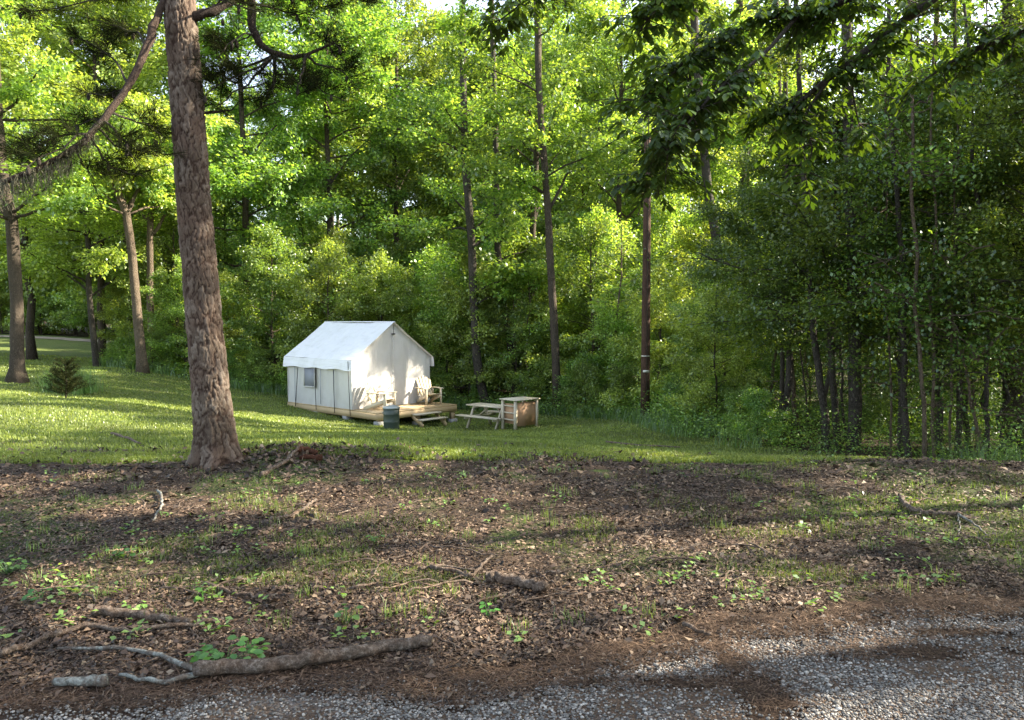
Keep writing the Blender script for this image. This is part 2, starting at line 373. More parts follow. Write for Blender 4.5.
# ------------------------------------------------------------------ ground
EDGE = np.array([(-60, 66), (-30, 64), (-23, 50), (-19.5, 37.5), (-15.8, 34.2), (-9.8, 32.8), (-3, 32.2), (1.8, 29.2), (4.2, 25.2), (4.6, 20), (5.2, 16.6), (6.3, 13.6), (7.6, 11.4), (10, 8.5), (13, 4), (16, -10)], float)
def in_forest(x, y, off=0.0):
    "positive beyond the edge of the woods"
    x = np.asarray(x, float); y = np.asarray(y, float)
    best = np.full(x.shape, 1e9); sign = np.ones(x.shape)
    for a, b in zip(EDGE[:-1], EDGE[1:]):
        d = b - a; L2 = d @ d; t = np.clip(((x - a[0]) * d[0] + (y - a[1]) * d[1]) / L2, 0, 1)
        dist = np.hypot(x - a[0] - t * d[0], y - a[1] - t * d[1])
        sg = np.where(d[0] * (y - a[1]) - d[1] * (x - a[0]) > 0, 1, -1)
        m_ = dist < best; best = np.where(m_, dist, best); sign = np.where(m_, sg, sign)
    return best * sign
# the edge of the gravel road, x -> y
RX = [-6, -2.2, -1.5, -1.2, -.9, -.3, .1, .35, .8, 1.1, 1.45, 2.0, 2.6, 3.2, 5, 8]
RY = [2.6, 3.0, 3.05, 3.28, 3.30, 3.12, 3.22, 3.40, 3.58, 3.85, 3.80, 4.02, 4.10, 4.05, 4.3, 4.4]
def road_edge(x): return np.interp(x, RX, RY)
def straw_islands(x, y):
    "strips of pine straw lying on the gravel"
    a = np.exp(-(((x - 1.0 - (3.75 - y) * .15) / .12) ** 2)) * (y < 3.9)
    b = np.exp(-(((x - 1.75) / .45) ** 2 + ((y - 3.66) / .085) ** 2))
    c_ = np.exp(-(((x - 2.25) / .3) ** 2 + ((y - 3.9) / .06) ** 2))
    d_ = np.exp(-(((x - .55) / .5) ** 2 + ((y - 3.36) / .05) ** 2))
    return np.clip(a + b + c_ + d_, 0, 1)

def warp(lo, hi, c, fine, n):
    t = np.linspace(-1, 1, n); s_ = np.sinh(t * 5.2) / np.sinh(5.2)
    g_ = np.where(t < 0, c + (c - lo) * s_, c + (hi - c) * s_); return g_
gx = np.unique(np.concatenate([np.linspace(-9, 9, 300), np.linspace(-45, 45, 180), warp(-400, 400, 0, .1, 60)]))
gy = np.unique(np.concatenate([np.linspace(2, 12.5, 230), np.linspace(-8, 75, 170), warp(-300, 500, 30, .1, 50)]))
X, Y = np.meshgrid(gx, gy, indexing='ij'); Z = gz(X, Y)
mb = MB(); nx, ny = len(gx), len(gy)
i, j = np.meshgrid(np.arange(nx - 1), np.arange(ny - 1), indexing='ij')
q = np.stack([i * ny + j, (i + 1) * ny + j, (i + 1) * ny + j + 1, i * ny + j + 1], -1).reshape(-1, 4)
mb.add(np.stack([X, Y, Z], -1).reshape(-1, 3), q)
ground = mb.build('ground', M['ground'], smooth=True); tag(ground, kind='structure')
fo = in_forest(X, Y)
def lawn_line(x): return np.interp(x, [-12, -5, 0, 3, 5, 8], [9.9, 9.7, 9.3, 9.8, 12.0, 14.8])
lawn_m = np.clip((Y - lawn_line(X) + (fbm(X, Y, .9, 61) - .5) * 4.5) / 1.6 + .5, 0, 1) * np.clip(-fo / 1.0 + .6, 0, 1) * (1 - .95 * np.exp(-(((X - MOUND[0]) / 1.0) ** 2 + ((Y - MOUND[1]) / .8) ** 2)))
straw_m = np.clip(1 - (Y - road_edge(X) - .18) / .28, 0, 1) * (Y < 6)
moss_m = np.clip((fbm(X, Y, 1.3, 31) - .47) * 4, 0, 1) * (Y > 4.3) * .9 + np.clip((X - .3) / 2, 0, 1) * (Y > 5) * .12
colr = np.zeros((nx * ny, 4), np.float32); colr[:, 0] = lawn_m.ravel(); colr[:, 1] = straw_m.ravel(); colr[:, 2] = moss_m.ravel(); colr[:, 3] = 1
att = ground.data.color_attributes.new('cover', 'FLOAT_COLOR', 'POINT'); att.data.foreach_set('color', colr.ravel())

# gravel road: a finer sheet laid 4 mm above, ragged where the straw creeps over it
hx = np.linspace(-8, 8, 520); hy = np.concatenate([np.linspace(-8, 2.4, 14)[:-1], np.linspace(2.4, 4.6, 74)])
HX, HY = np.meshgrid(hx, hy, indexing='ij')
rag = road_edge(HX) + (fbm(HX, HY, .22, 77, 3) - .5) * .16 - HY
keep = (rag > 0) & (straw_islands(HX, HY) + (fbm(HX, HY, .16, 3, 3) - .5) * 1.5 < .62)
mb = MB(); a_, b_ = len(hx), len(hy)
i, j = np.meshgrid(np.arange(a_ - 1), np.arange(b_ - 1), indexing='ij')
k4 = keep[:-1, :-1] & keep[1:, :-1] & keep[1:, 1:] & keep[:-1, 1:]
q = np.stack([i * b_ + j, (i + 1) * b_ + j, (i + 1) * b_ + j + 1, i * b_ + j + 1], -1)[k4]
mb.add(np.stack([HX, HY, gz(HX, HY) + .005], -1).reshape(-1, 3), q)
tag(mb.build('gravel_road', M['gravel_bed'], smooth=True), kind='structure')

# pale dirt track far back on the left
tu = np.linspace(-58, -30, 40); tv = np.linspace(-1.3, 1.3, 7); TU, TV = np.meshgrid(tu, tv, indexing='ij'); TY = 59 + .05 * (TU + 40) + TV * (1 + .12 * np.sin(TU * 1.7))
mb = MB(); i, j = np.meshgrid(np.arange(39), np.arange(6), indexing='ij'); mb.add(np.stack([TU, TY, gz(TU, TY) + .03], -1).reshape(-1, 3), np.stack([i * 7 + j, (i + 1) * 7 + j, (i + 1) * 7 + j + 1, i * 7 + j + 1], -1).reshape(-1, 4))
m = NT('pale_dirt'); tag(mb.build('dirt_track', m.princ(m.ramp(m.noise(m.pos(), 3, 5), [(.3, (.16, .13, .09)), (.7, (.34, .29, .22))]), .9), smooth=True), kind='structure')

rng = np.random.default_rng(7)
# gravel stones
n = 80000
y = 2.5 + 1.8 * rng.random(n); x = (rng.random(n) * 2 - 1) * y * .78
ok = ((fbm(x, y, .45, 19, 3) > .30 + .18 * rng.random(n) + .12 * np.clip(.4 - x, 0, 1)) | (rng.random(n) < .3)) & (road_edge(x) + (fbm(x, y, .22, 77, 3) - .5) * .16 - y > -.02 - .05 * rng.random(n) ** 3 * 4) & (straw_islands(x, y) + (fbm(x, y, .16, 3, 3) - .5) * 1.5 < .60 + .5 * rng.random(n) ** 3)
x, y = x[ok], y[ok]; n = len(x); r = rng.uniform(.004, .0095, n) * (1 + .5 * (rng.random(n) > .9))
ico = np.array([(0, 0, 1), (.9, 0, .35), (.28, .85, .4), (-.72, .53, .35), (-.72, -.53, .45), (.28, -.85, .35), (.5, .4, -.6), (-.5, .1, -.6), (.1, -.5, -.6)])
icf = np.array([(0, 1, 2), (0, 2, 3), (0, 3, 4), (0, 4, 5), (0, 5, 1), (1, 6, 2), (2, 6, 3), (3, 6, 7), (3, 7, 4), (4, 7, 8), (4, 8, 5), (5, 8, 1), (1, 8, 6), (6, 8, 7)])
an = rng.uniform(0, 6.28, n); ca, sa = np.cos(an), np.sin(an)
v = ico[None] * rng.uniform(.7, 1.25, (n, 9, 1)) * np.stack([r, r * rng.uniform(.6, 1, n), r * rng.uniform(.45, .8, n)], 1)[:, None, :]
v = np.stack([v[..., 0] * ca[:, None] - v[..., 1] * sa[:, None], v[..., 0] * sa[:, None] + v[..., 1] * ca[:, None], v[..., 2]], -1)
v += np.stack([x, y, gz(x, y) + .005 + r * .2], 1)[:, None, :]
mb = MB(); mb.add(v.reshape(-1, 3), None, (icf[None] + np.arange(n)[:, None, None] * 9).reshape(-1, 3))
tag(mb.build('gravel_stones', M['stone']), 'loose pale grey gravel stones lying on the road surface', 'gravel', kind='stuff')

def screen_uniform(n, v0, v1, xw=.72):
    "ground points spread so that they look evenly dense from the road"
    v = rng.uniform(v0, v1, n); d = EYE * F / (v - 320); x = (rng.random(n) * 2 - 1) * d * xw
    return x, d
# leaf litter
x, y = screen_uniform(230000, 425, 715)
dens = np.clip(.25 + 1.1 * fbm(x, y, .8, 12), 0, 1)
ok = (y > road_edge(x) - .02 - .3 * rng.random(len(x)) ** 6) & (rng.random(len(x)) < dens) & ((y < lawn_line(x) + (fbm(x, y, .9, 61) - .5) * -4.5 - 1.2 * rng.random(len(x))) | (rng.random(len(x)) < .10)) \
    & ((y > road_edge(x) + .35) | (rng.random(len(x)) < .12))
x, y = x[ok], y[ok]; n = len(x)
# exact ground height (steps of the terrain included)
P_ = np.stack([x, y, gz(x, y) + rng.uniform(.002, .022, n)], 1)
a = rng.uniform(0, 6.28, n); D = np.stack([np.cos(a), np.sin(a), rng.normal(0, .25, n)], 1)
Nn = np.stack([rng.normal(0, .45, n), rng.normal(0, .45, n), np.ones(n)], 1)
L = rng.uniform(.010, .034, n) * (1 + 1.1 * (rng.random(n) > .90)) * np.clip(y / 5.5, .9, 1.6)
L = np.where((rng.random(n) < .16) & (fbm(x, y, .5, 71) > .46), rng.uniform(.026, .048, n), L)
mb = MB(); mb.leaves(P_, D, Nn, L, L * rng.uniform(.08, .36, n), rng.uniform(-.25, .3, n)[:, None])
tag(mb.build('leaf_litter', M['litter']), 'brown dead leaves covering the ground between road and lawn', 'leaf litter', kind='stuff')
# coarse bark and leaf debris, heaped around the pine
n = 26000; x = rng.uniform(-6.5, 1.5, n); y = rng.uniform(7.6, 10.3, n); mnd = np.exp(-(((x - MOUND[0]) / .8) ** 2 + ((y - MOUND[1]) / .55) ** 2))
ok = rng.random(n) < np.clip(.08 + mnd * 1.2, 0, 1) * np.clip(fbm(x, y, .5, 91) * 1.6, 0, 1) * np.clip((lawn_line(x) + .25 - y) * 2 + 1, 0, 1); x, y = x[ok], y[ok]; n = len(x)
L = rng.uniform(.03, .085, n); mb = MB()
mb.leaves(np.stack([x, y, gz(x, y) + rng.uniform(0, .03, n) + .03 * rng.random(n) * np.exp(-(((x - MOUND[0]) / .8) ** 2 + ((y - MOUND[1]) / .55) ** 2))], 1), np.stack([rng.normal(0, 1, n), rng.normal(0, 1, n), rng.normal(.15, .4, n)], 1), rng.normal(0, 1, (n, 3)) + (0, 0, .5), L, L * rng.uniform(.12, .4, n))
tag(mb.build('bark_debris', M['litter']), 'dark heap of bark chips and dead leaves around the pine foot', 'debris', kind='stuff')
# pine straw: thin needles
x, y = screen_uniform(70000, 540, 719)
e = road_edge(x)
pr = np.where(y > e, np.clip(1.2 - (y - e) / .7, .15, 1), np.clip(straw_islands(x, y) * 1.3, .03, 1))
ok = rng.random(len(x)) < pr; x, y = x[ok], y[ok]; n = len(x)
a = rng.uniform(0, 6.28, n); L = rng.uniform(.03, .09, n)
P_ = np.stack([x, y, gz(x, y) + rng.uniform(.006, .02, n)], 1)
mb = MB(); mb.leaves(P_, np.stack([np.cos(a), np.sin(a), rng.normal(0, .12, n)], 1), np.stack([np.zeros(n), np.zeros(n), np.ones(n)], 1), L, np.full(n, .0016), .02)
tag(mb.build('pine_straw', M['straw']), 'reddish brown pine straw drifted along the gravel edge', 'pine straw', kind='stuff')

# lawn blades and sparse grass
def scatter_grass(name, n, v0, v1, hmin, hmax, mat, label, maskf, wd=.004):
    v = rng.uniform(v0, v1, n); d = EYE * F / (v - 320)
    d = np.where(v < 446, 9.5 + (446 - v) ** 1.12 * .62, d)
    x = (rng.random(n) * 2 - 1) * d * .74
    ok = maskf(x, d); x, d = x[ok], d[ok]; k = len(x)
    mb = MB(); H = rng.uniform(hmin, hmax, k)
    mb.blades(np.stack([x, d, gz(x, d) - .004], 1), H, wd * (d / 9) ** .9 * rng.uniform(.6, 1.4, k), rng)
    return tag(mb.build(name, mat), label, 'grass', kind='stuff')
scatter_grass('lawn_grass', 400000, 404, 462, .025, .065, M['grass'], 'mown green lawn grass around the tent and under the trees',
              lambda x, y: (y > lawn_line(x) - .6 - 4.5 * (fbm(x, y, .9, 61) - .5) - 1.0 + 2.4 * rng.random(len(x))) & (in_forest(x, y) < .4) & (y < 45), .006)
scatter_grass('sparse_grass', 170000, 446, 640, .015, .06, M['grass'], 'patchy green grass growing through the leaf litter',
              lambda x, y: (fbm(x, y, .6, 41, 5) + .25 * (fbm(x, y, 3, 4) - .5) + np.clip(x, -3, 3) * .014 > .545 + .20 * rng.random(len(x))) & (y < lawn_line(x) + .4) & (y > road_edge(x) + .45), .0026)

# tufts of taller grass, weeds
tx, ty = screen_uniform(90, 470, 640); k_ = (ty > road_edge(tx) + .4); tx, ty = tx[k_], ty[k_]
tx = np.concatenate([tx, [W(655, 480, 8)[0], W(805, 480, 8)[0]]]); ty = np.concatenate([ty, [8, 8]])
nb_ = 30; P_ = np.repeat(np.stack([tx, ty], 1), nb_, 0) + rng.normal(0, .045, (len(tx) * nb_, 2))
mb = MB(); mb.blades(np.stack([P_[:, 0], P_[:, 1], gz(P_[:, 0], P_[:, 1])], 1), rng.uniform(.03, .10, len(P_)), np.full(len(P_), .0016), rng, .32)
tag(mb.build('grass_tufts', M['weed']), 'loose tufts of taller grass scattered in the litter', 'grass', kind='stuff')
tx, ty = screen_uniform(260, 455, 650); k_ = (ty > road_edge(tx) + .3) & (fbm(tx, ty, 1.1, 2) > .42); tx, ty = tx[k_], ty[k_]
nb_ = 9; P_ = np.repeat(np.stack([tx, ty], 1), nb_, 0) + rng.normal(0, .035, (len(tx) * nb_, 2)); n = len(P_)
a = rng.uniform(0, 6.28, n)
mb = MB(); mb.leaves(np.stack([P_[:, 0], P_[:, 1], gz(P_[:, 0], P_[:, 1]) + rng.uniform(.01, .06, n)], 1), np.stack([np.cos(a), np.sin(a), rng.normal(.1, .3, n)], 1),
                     np.stack([rng.normal(0, .3, n), rng.normal(0, .3, n), np.ones(n)], 1), rng.uniform(.02, .05, n), rng.uniform(.008, .018, n))
tag(mb.build('ground_weeds', M['weed']), 'small low leafy weeds scattered in the litter', 'weeds', kind='stuff')

# ------------------------------------------------------------------ trees
def jitter_line(p0, p1, n, amp, rng, sag=0):
    t = np.linspace(0, 1, n)[:, None]; p = np.array(p0)[None] * (1 - t) + np.array(p1)[None] * t
    nz = np.cumsum(rng.normal(0, amp, (n, 3)), 0); nz -= t * nz[-1]; nz[0] = 0
    p = p + nz; p[:, 2] -= sag * (t[:, 0] ** 2); return p

def make_tree(seed, H, base, Rr, nl, ls, tr, name='broadleaf_tree', mat='leaf_mid', bark='bark', nlimb=34, up=(8, 58), low_prof=.7, fork=False, trunk_seg=10, sprig=.15, lean=(0, 0), wob=.05):
    rg = np.random.default_rng(seed)
    root = bpy.data.objects.new(name, None); COL.objects.link(root); root.empty_display_size = .3
    tp = jitter_line((0, 0, -.25), (lean[0], lean[1], H * .96), 14, wob, rg)
    zz = np.clip(tp[:, 2] / H, 0, 1)
    rad = tr * (1 - zz) ** .75 * (1 + .55 * np.exp(-zz * H / .35)) + .012
    mt = MB(); mt.tube(tp, rad, trunk_seg)
    ml = MB(); C = []; TW = []
    for k in range(nlimb):
        t = (k + rg.random()) / nlimb; z = base + (H * .95 - base) * t ** .9
        pf = (low_prof + (1 - low_prof) * min(1, t / .3)) * (1 - max(0, (t - .35) / .65) ** 1.6 * .78)
        Ln = Rr * pf * rg.uniform(.65, 1.15); az = k * 2.39996 + rg.normal(0, .35); el = R(up[0] + (up[1] - up[0]) * t + rg.normal(0, 13))
        p0 = np.array([np.interp(z, tp[:, 2], tp[:, 0]), np.interp(z, tp[:, 2], tp[:, 1]), z])
        dr = np.array([math.cos(az) * math.cos(el), math.sin(az) * math.cos(el), math.sin(el)])
        lp = jitter_line(p0, p0 + dr * Ln, 7, .06 * Ln / 3, rg, sag=Ln * .12 * (1 - t))
        r0 = max(.012, np.interp(z, tp[:, 2], rad) * .42)
        ml.tube(lp, np.linspace(r0, .006, 7), 5, False)
        nt_ = int(4 + Ln * 3.2)
        for q_ in range(nt_):
            s_ = .25 + .75 * (q_ + rg.random()) / nt_; b = np.array([np.interp(s_, np.linspace(0, 1, 7), lp[:, c_]) for c_ in range(3)])
            sd_ = (1 if q_ % 2 else -1) * R(rg.uniform(25, 75)); a2 = az + sd_
            l2 = Ln * rg.uniform(.18, .4) * (1.15 - s_ * .5)
            e2 = b + np.array([math.cos(a2) * l2, math.sin(a2) * l2, rg.normal(.10, .42) * l2])
            tw = jitter_line(b, e2, 4, .02, rg, sag=.08 * l2); ml.tube(tw, np.linspace(.008, .003, 4), 3, False)
            TW.append((tw, l2))
        TW.append((lp[4:], Ln * .4))
    wts = np.array([l for _, l in TW]); wts /= wts.sum(); cnt = rg.multinomial(nl, wts)
    Ps = []; Ds = []
    for (tw, l), c_ in zip(TW, cnt):
        if c_ == 0: continue
        s_ = rg.uniform(.15, 1.05, c_) * (len(tw) - 1); i0 = np.clip(s_.astype(int), 0, len(tw) - 2); f = (s_ - i0)[:, None]
        p = tw[i0] * (1 - f) + tw[i0 + 1] * f
        Ps.append(p + rg.normal(0, 1, (c_, 3)) * np.array([sprig, sprig, sprig * .75])); dd = tw[-1] - tw[0]
        Ds.append(np.repeat(dd[None] / (np.linalg.norm(dd) + 1e-6), c_, 0))
    P_ = np.concatenate(Ps); D_ = np.concatenate(Ds) + rg.normal(0, .55, P_.shape); n_ = len(P_)
    D_[:, 2] -= .25
    N_ = np.stack([rg.normal(0, .6, n_), rg.normal(0, .6, n_), np.ones(n_)], 1)
    L_ = ls * rg.uniform(.6, 1.35, n_)
    mc = MB(); mc.leaves(P_, D_, N_, L_, L_ * rg.uniform(.26, .40, n_), .1)
    mt.build('trunk', M[bark], root, True); ml.build('limbs', M[bark], root, True); mc.build('crown', M[mat], root)
    return root

PROTO = {}
PROTO['tall'] = make_tree(1, 17, 3.2, 4.6, 52000, .125, .13, mat='leaf_mid', nlimb=40)
PROTO['tall2'] = make_tree(2, 15, 2.2, 4.2, 50000, .12, .12, mat='leaf_mid', nlimb=40)
PROTO['lime'] = make_tree(3, 16, 2.6, 4.8, 52000, .13, .13, mat='leaf_bright', nlimb=36)
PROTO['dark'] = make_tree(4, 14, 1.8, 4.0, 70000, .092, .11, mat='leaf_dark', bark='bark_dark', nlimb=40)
PROTO['high'] = make_tree(5, 19, 8.5, 3.8, 30000, .13, .13, mat='leaf_mid', bark='bark_dark', nlimb=26)
PROTO['under'] = make_tree(6, 7.5, .7, 2.9, 30000, .105, .06, mat='leaf_mid', nlimb=34, up=(14, 60), low_prof=.8)
PROTO['under_lime'] = make_tree(7, 6.5, .5, 2.8, 27000, .105, .05, mat='leaf_bright', nlimb=32, up=(10, 58), low_prof=.8)
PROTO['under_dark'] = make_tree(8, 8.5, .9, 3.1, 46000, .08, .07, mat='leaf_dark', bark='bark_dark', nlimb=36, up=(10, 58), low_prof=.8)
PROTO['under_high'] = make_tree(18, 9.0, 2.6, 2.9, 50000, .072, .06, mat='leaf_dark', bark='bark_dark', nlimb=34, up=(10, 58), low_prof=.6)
PROTO['airy'] = make_tree(19, 15, 4.5, 4.8, 11000, .13, .13, mat='leaf_mid', nlimb=13, up=(2, 14), sprig=.17)  # gappy flat layers shaped so unseen trees streak the sunlight
PROTO['shrub'] = make_tree(9, 2.6, .08, 1.5, 13000, .08, .025, name='shrub', mat='leaf_mid', nlimb=26, up=(5, 60), low_prof=.9, trunk_seg=6, sprig=.13)
PROTO['sapling'] = make_tree(10, 6.5, 2.2, 1.3, 1500, .11, .035, name='sapling', mat='leaf_mid', bark='bark_pale', nlimb=16, up=(10, 55), trunk_seg=6, wob=.10)
PROTO['sapling_dark'] = make_tree(11, 5.5, 1.6, 1.5, 3000, .08, .03, name='sapling', mat='leaf_dark', bark='bark_dark', nlimb=16, up=(10, 50), trunk_seg=6, wob=.12)
used = set()
def plant(kind, x, y, s=1.0, rz=None, label='', group=None, name=None, cat='tree'):
    rz = random.uniform(0, 6.28) if rz is None else rz
    z = gz1(x, y) - .03
    if kind not in used:
        o = PROTO[kind]; used.add(kind); o.location = (x, y, z); o.rotation_euler = (0, 0, rz)
        o.scale = (s, s, s) if not hasattr(s, '__len__') else s
        tag(o, label, cat, group)
    else: o = copy_tree(PROTO[kind], (x, y, z), rz, s, label, group, cat)
    if name: o.name = name
    return o
random.seed(5)
RL = []
def relabel(o, kd, x, y):
    if zone(x, y) != 'off':
        o['label'] = describe(kd, x, y); o['group'] = LOOK[kd] + 's of the woods'; RL.append((o, x / y))
    return o
def XY(u, d): return (u - 512) / F * d, d

# hero trunks: single trees one can point at (trunk drawn through measured points)
def hero(name, label, uv, d, rad, bark, crown=None, flare=.5, seg=12, extra=None, cat='tree', dd=0.0, rough=.015):
    rg = np.random.default_rng(int(uv[0][0]) + 3)
    b = W(uv[0][0], uv[0][1], d); base = np.array([b[0], b[1], gz1(b[0], b[1]) - .08])
    root = thing(name, label, cat, tuple(base))
    pts = [np.zeros(3)] + [W(u, v, d + dd * (k + 1)) - base for k, (u, v) in enumerate(uv[1:])]
    pts = np.array(pts); t = np.linspace(0, len(pts) - 1, 26)
    fine = np.stack([np.interp(t, np.arange(len(pts)), pts[:, c_]) for c_ in range(3)], 1)
    fine[1:] += np.cumsum(rg.normal(0, rough, (25, 3)), 0) * np.array([1, 1, .2]) * .6
    h = fine[:, 2] / fine[-1, 2]
    rr = np.interp(h, [0, 1], rad) * (1 + flare * np.exp(-fine[:, 2] / .3)) * rg.uniform(.95, 1.05, 26)
    mb = MB(); mb.tube(fine, rr, seg)
    lm = mb; LE = []
    for (t0, az, el, Ln, r0) in (extra or []):
        p0 = fine[int(t0 * 25)]; dr = np.array([math.cos(R(az)) * math.cos(R(el)), math.sin(R(az)) * math.cos(R(el)), math.sin(R(el))])
        lp = jitter_line(p0, p0 + dr * Ln, 10, .05, rg); lm.tube(lp, np.linspace(r0, .012, 10), 6)
        for q_ in range(int(Ln * 4)):
            s_ = rg.integers(4, 10); e_ = lp[s_] + rg.normal(0, .5, 3) * np.array([1, 1, .4]) * (.5 + Ln * .15)
            lm.tube(np.array([lp[s_], (lp[s_] + e_) / 2 + rg.normal(0, .04, 3), e_]), [.012, .008, .004], 4, False); LE.append((lp[s_], e_))
    mb.build('trunk', M[bark], root, True)
    if crown and LE:
        nl = crown[0]; k = rg.integers(0, len(LE), nl); a_ = np.array([l[0] for l in LE])[k]; b__ = np.array([l[1] for l in LE])[k]
        f = rg.uniform(.2, 1.1, nl)[:, None]; p = a_ * (1 - f) + b__ * f + rg.normal(0, 1, (nl, 3)) * np.array([.25, .25, .12])
        D_ = (b__ - a_) + rg.normal(0, .4, p.shape); D_[:, 2] -= .2
        N_ = np.stack([rg.normal(0, .4, nl), rg.normal(0, .4, nl), np.ones(nl)], 1); L_ = crown[1] * rg.uniform(.6, 1.3, nl)
        mc = MB(); mc.leaves(p, D_, N_, L_, L_ * .34, .1); mc.build('crown', M[crown[2]], root)
    return root
def limbs_ring(n, t0, t1, L, el, r0, seed):
    rg = np.random.default_rng(seed)
    return [(rg.uniform(t0, t1), k * 137.5 + rg.uniform(-20, 20), el + rg.uniform(-15, 20), L * rg.uniform(.6, 1.2), r0) for k in range(n)]

hero('oak_tree', 'stout brown trunk with flared base standing alone on lawn at far left', [(17, 383), (17, 300), (12, 220), (6, 190), (0, 120), (-10, -60)], 27, (.22, .14), 'bark', (26000, .15, 'leaf_bright'), .9,
     extra=limbs_ring(18, .42, 1, 4.2, 18, .06, 3))
hero('oak_tree', 'pale twin stemmed trunk with peeling bark at left woods edge', [(143, 372), (137, 300), (134, 255), (128, 215), (118, 190), (105, 130)], 33, (.21, .13), 'bark_pale', (22000, .15, 'leaf_bright'), .4,
     extra=[(.62, 60, 60, 3.5, .1)] + limbs_ring(16, .4, 1, 3.6, 25, .05, 4))
hero('oak_tree', 'pale grey forked trunk close behind the twin stemmed tree', [(152, 366), (150, 290), (150, 240), (152, 200), (160, 120)], 35.5, (.16, .12), 'bark_pale', (16000, .15, 'leaf_mid'), .3,
     extra=[(.55, 20, 55, 3.5, .09), (.6, 160, 50, 3.0, .08)] + limbs_ring(12, .6, 1, 3.4, 25, .05, 5))
hero('oak_tree', 'short dark trunk beside left lawn, left of the twin stemmed tree', [(97, 362), (91, 320), (89, 295), (88, 250), (84, 180)], 36, (.14, .10), 'bark_dark', (16000, .15, 'leaf_bright'), .3,
     extra=limbs_ring(14, .5, 1, 3.8, 20, .05, 6))
hero('hardwood_tree', 'dark trunk rising just right of the tent front', [(487, 400), (478, 370), (474, 300), (472, 240), (466, 170), (462, 60), (460, -60)], 31.5, (.19, .11), 'bark_dark', (16000, .15, 'leaf_mid'), .5,
     extra=limbs_ring(14, .35, 1, 3.6, 22, .05, 7))
hero('hardwood_tree', 'leaning dark trunk behind the picnic table', [(517, 405), (512, 350), (503, 300), (498, 250), (497, 160), (490, -40)], 32.5, (.15, .10), 'bark_dark', (12000, .15, 'leaf_mid'), .3,
     extra=limbs_ring(12, .4, 1, 3.2, 25, .04, 8))
hero('hardwood_tree', 'reddish brown straight trunk behind the wooden prep box', [(532, 404), (530, 330), (531, 270), (533, 200), (537, 110), (538, -40)], 34, (.15, .11), 'bark', (10000, .15, 'leaf_mid'), .3,
     extra=limbs_ring(12, .55, 1, 3.2, 30, .04, 9))
hero('hardwood_tree', 'tall grey barked trunk right of the prep box, pale at its foot', [(557, 412), (555, 340), (552, 290), (548, 220), (543, 150), (538, 80), (536, -60)], 29.5, (.16, .10), 'bark', (14000, .15, 'leaf_mid'), .5,
     extra=[(.55, 30, 60, 3.2, .07), (.66, 170, 45, 3, .06)] + limbs_ring(14, .5, 1, 3.4, 28, .04, 10))
hero('hardwood_tree', 'dark curved trunk leaning left in the sunlit gap right of the pole', [(732, 330), (724, 290), (716, 240), (708, 195), (702, 140), (694, 40), (690, -60)], 30, (.19, .15), 'bark_dark', (6000, .15, 'leaf_mid'), .1,
     extra=limbs_ring(10, .6, 1, 3.0, 30, .04, 11))
hero('hardwood_tree', 'slim pale trunk against bright leaves right of the curved dark trunk', [(748, 330), (747, 270), (746, 200), (743, 140), (740, 60), (738, -60)], 33, (.17, .14), 'bark', (6000, .15, 'leaf_mid'), .1,
     extra=limbs_ring(10, .6, 1, 3.0, 30, .04, 12))
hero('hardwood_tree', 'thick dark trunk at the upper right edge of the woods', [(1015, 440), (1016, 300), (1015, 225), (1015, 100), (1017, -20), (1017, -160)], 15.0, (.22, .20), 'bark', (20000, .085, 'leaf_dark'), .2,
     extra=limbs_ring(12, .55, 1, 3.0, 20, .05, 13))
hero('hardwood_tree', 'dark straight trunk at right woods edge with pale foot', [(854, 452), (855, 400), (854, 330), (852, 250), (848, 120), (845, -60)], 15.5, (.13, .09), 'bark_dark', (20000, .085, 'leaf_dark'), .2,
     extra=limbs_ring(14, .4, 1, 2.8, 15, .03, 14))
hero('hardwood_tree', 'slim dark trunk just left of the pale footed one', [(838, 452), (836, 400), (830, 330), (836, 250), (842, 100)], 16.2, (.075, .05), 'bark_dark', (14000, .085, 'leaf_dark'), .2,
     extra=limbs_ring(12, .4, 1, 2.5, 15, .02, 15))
for k, (u, v, d, r_, top, lb) in enumerate([(924, 462, 12.6, .036, [(923, 410), (917, 350), (914, 310), (916, 250), (909, 180), (912, 60), (905, -80)], 'thin sunlit reddish stem at right woods edge'),
                                       (936, 458, 13.2, .03, [(932, 410), (937, 350), (931, 290), (934, 220), (926, 140), (930, 20)], 'thin pale sapling just right of the reddish stem'),
                                       (900, 455, 14.5, .05, [(900, 380), (902, 300), (896, 200)], 'dark sapling behind the reddish stem, on its left'),
                                       (955, 460, 13.6, .055, [(957, 380), (952, 300), (960, 200)], 'dark crooked sapling between thin pale sapling and frame edge'),
                                       (985, 462, 13.0, .03, [(975, 420), (968, 380), (950, 300)], 'leaning thin grey sapling at far right')]):
    hero('sapling', lb, [(u, v)] + top, d, (r_, r_ * .5), 'bark_pale' if 'dark' not in lb else 'bark_dark', (2200, .075, 'leaf_dark'), .1, 7, limbs_ring(10, .3, 1, 1.3, 10, .012, 40 + k), 'sapling', 0, .02)

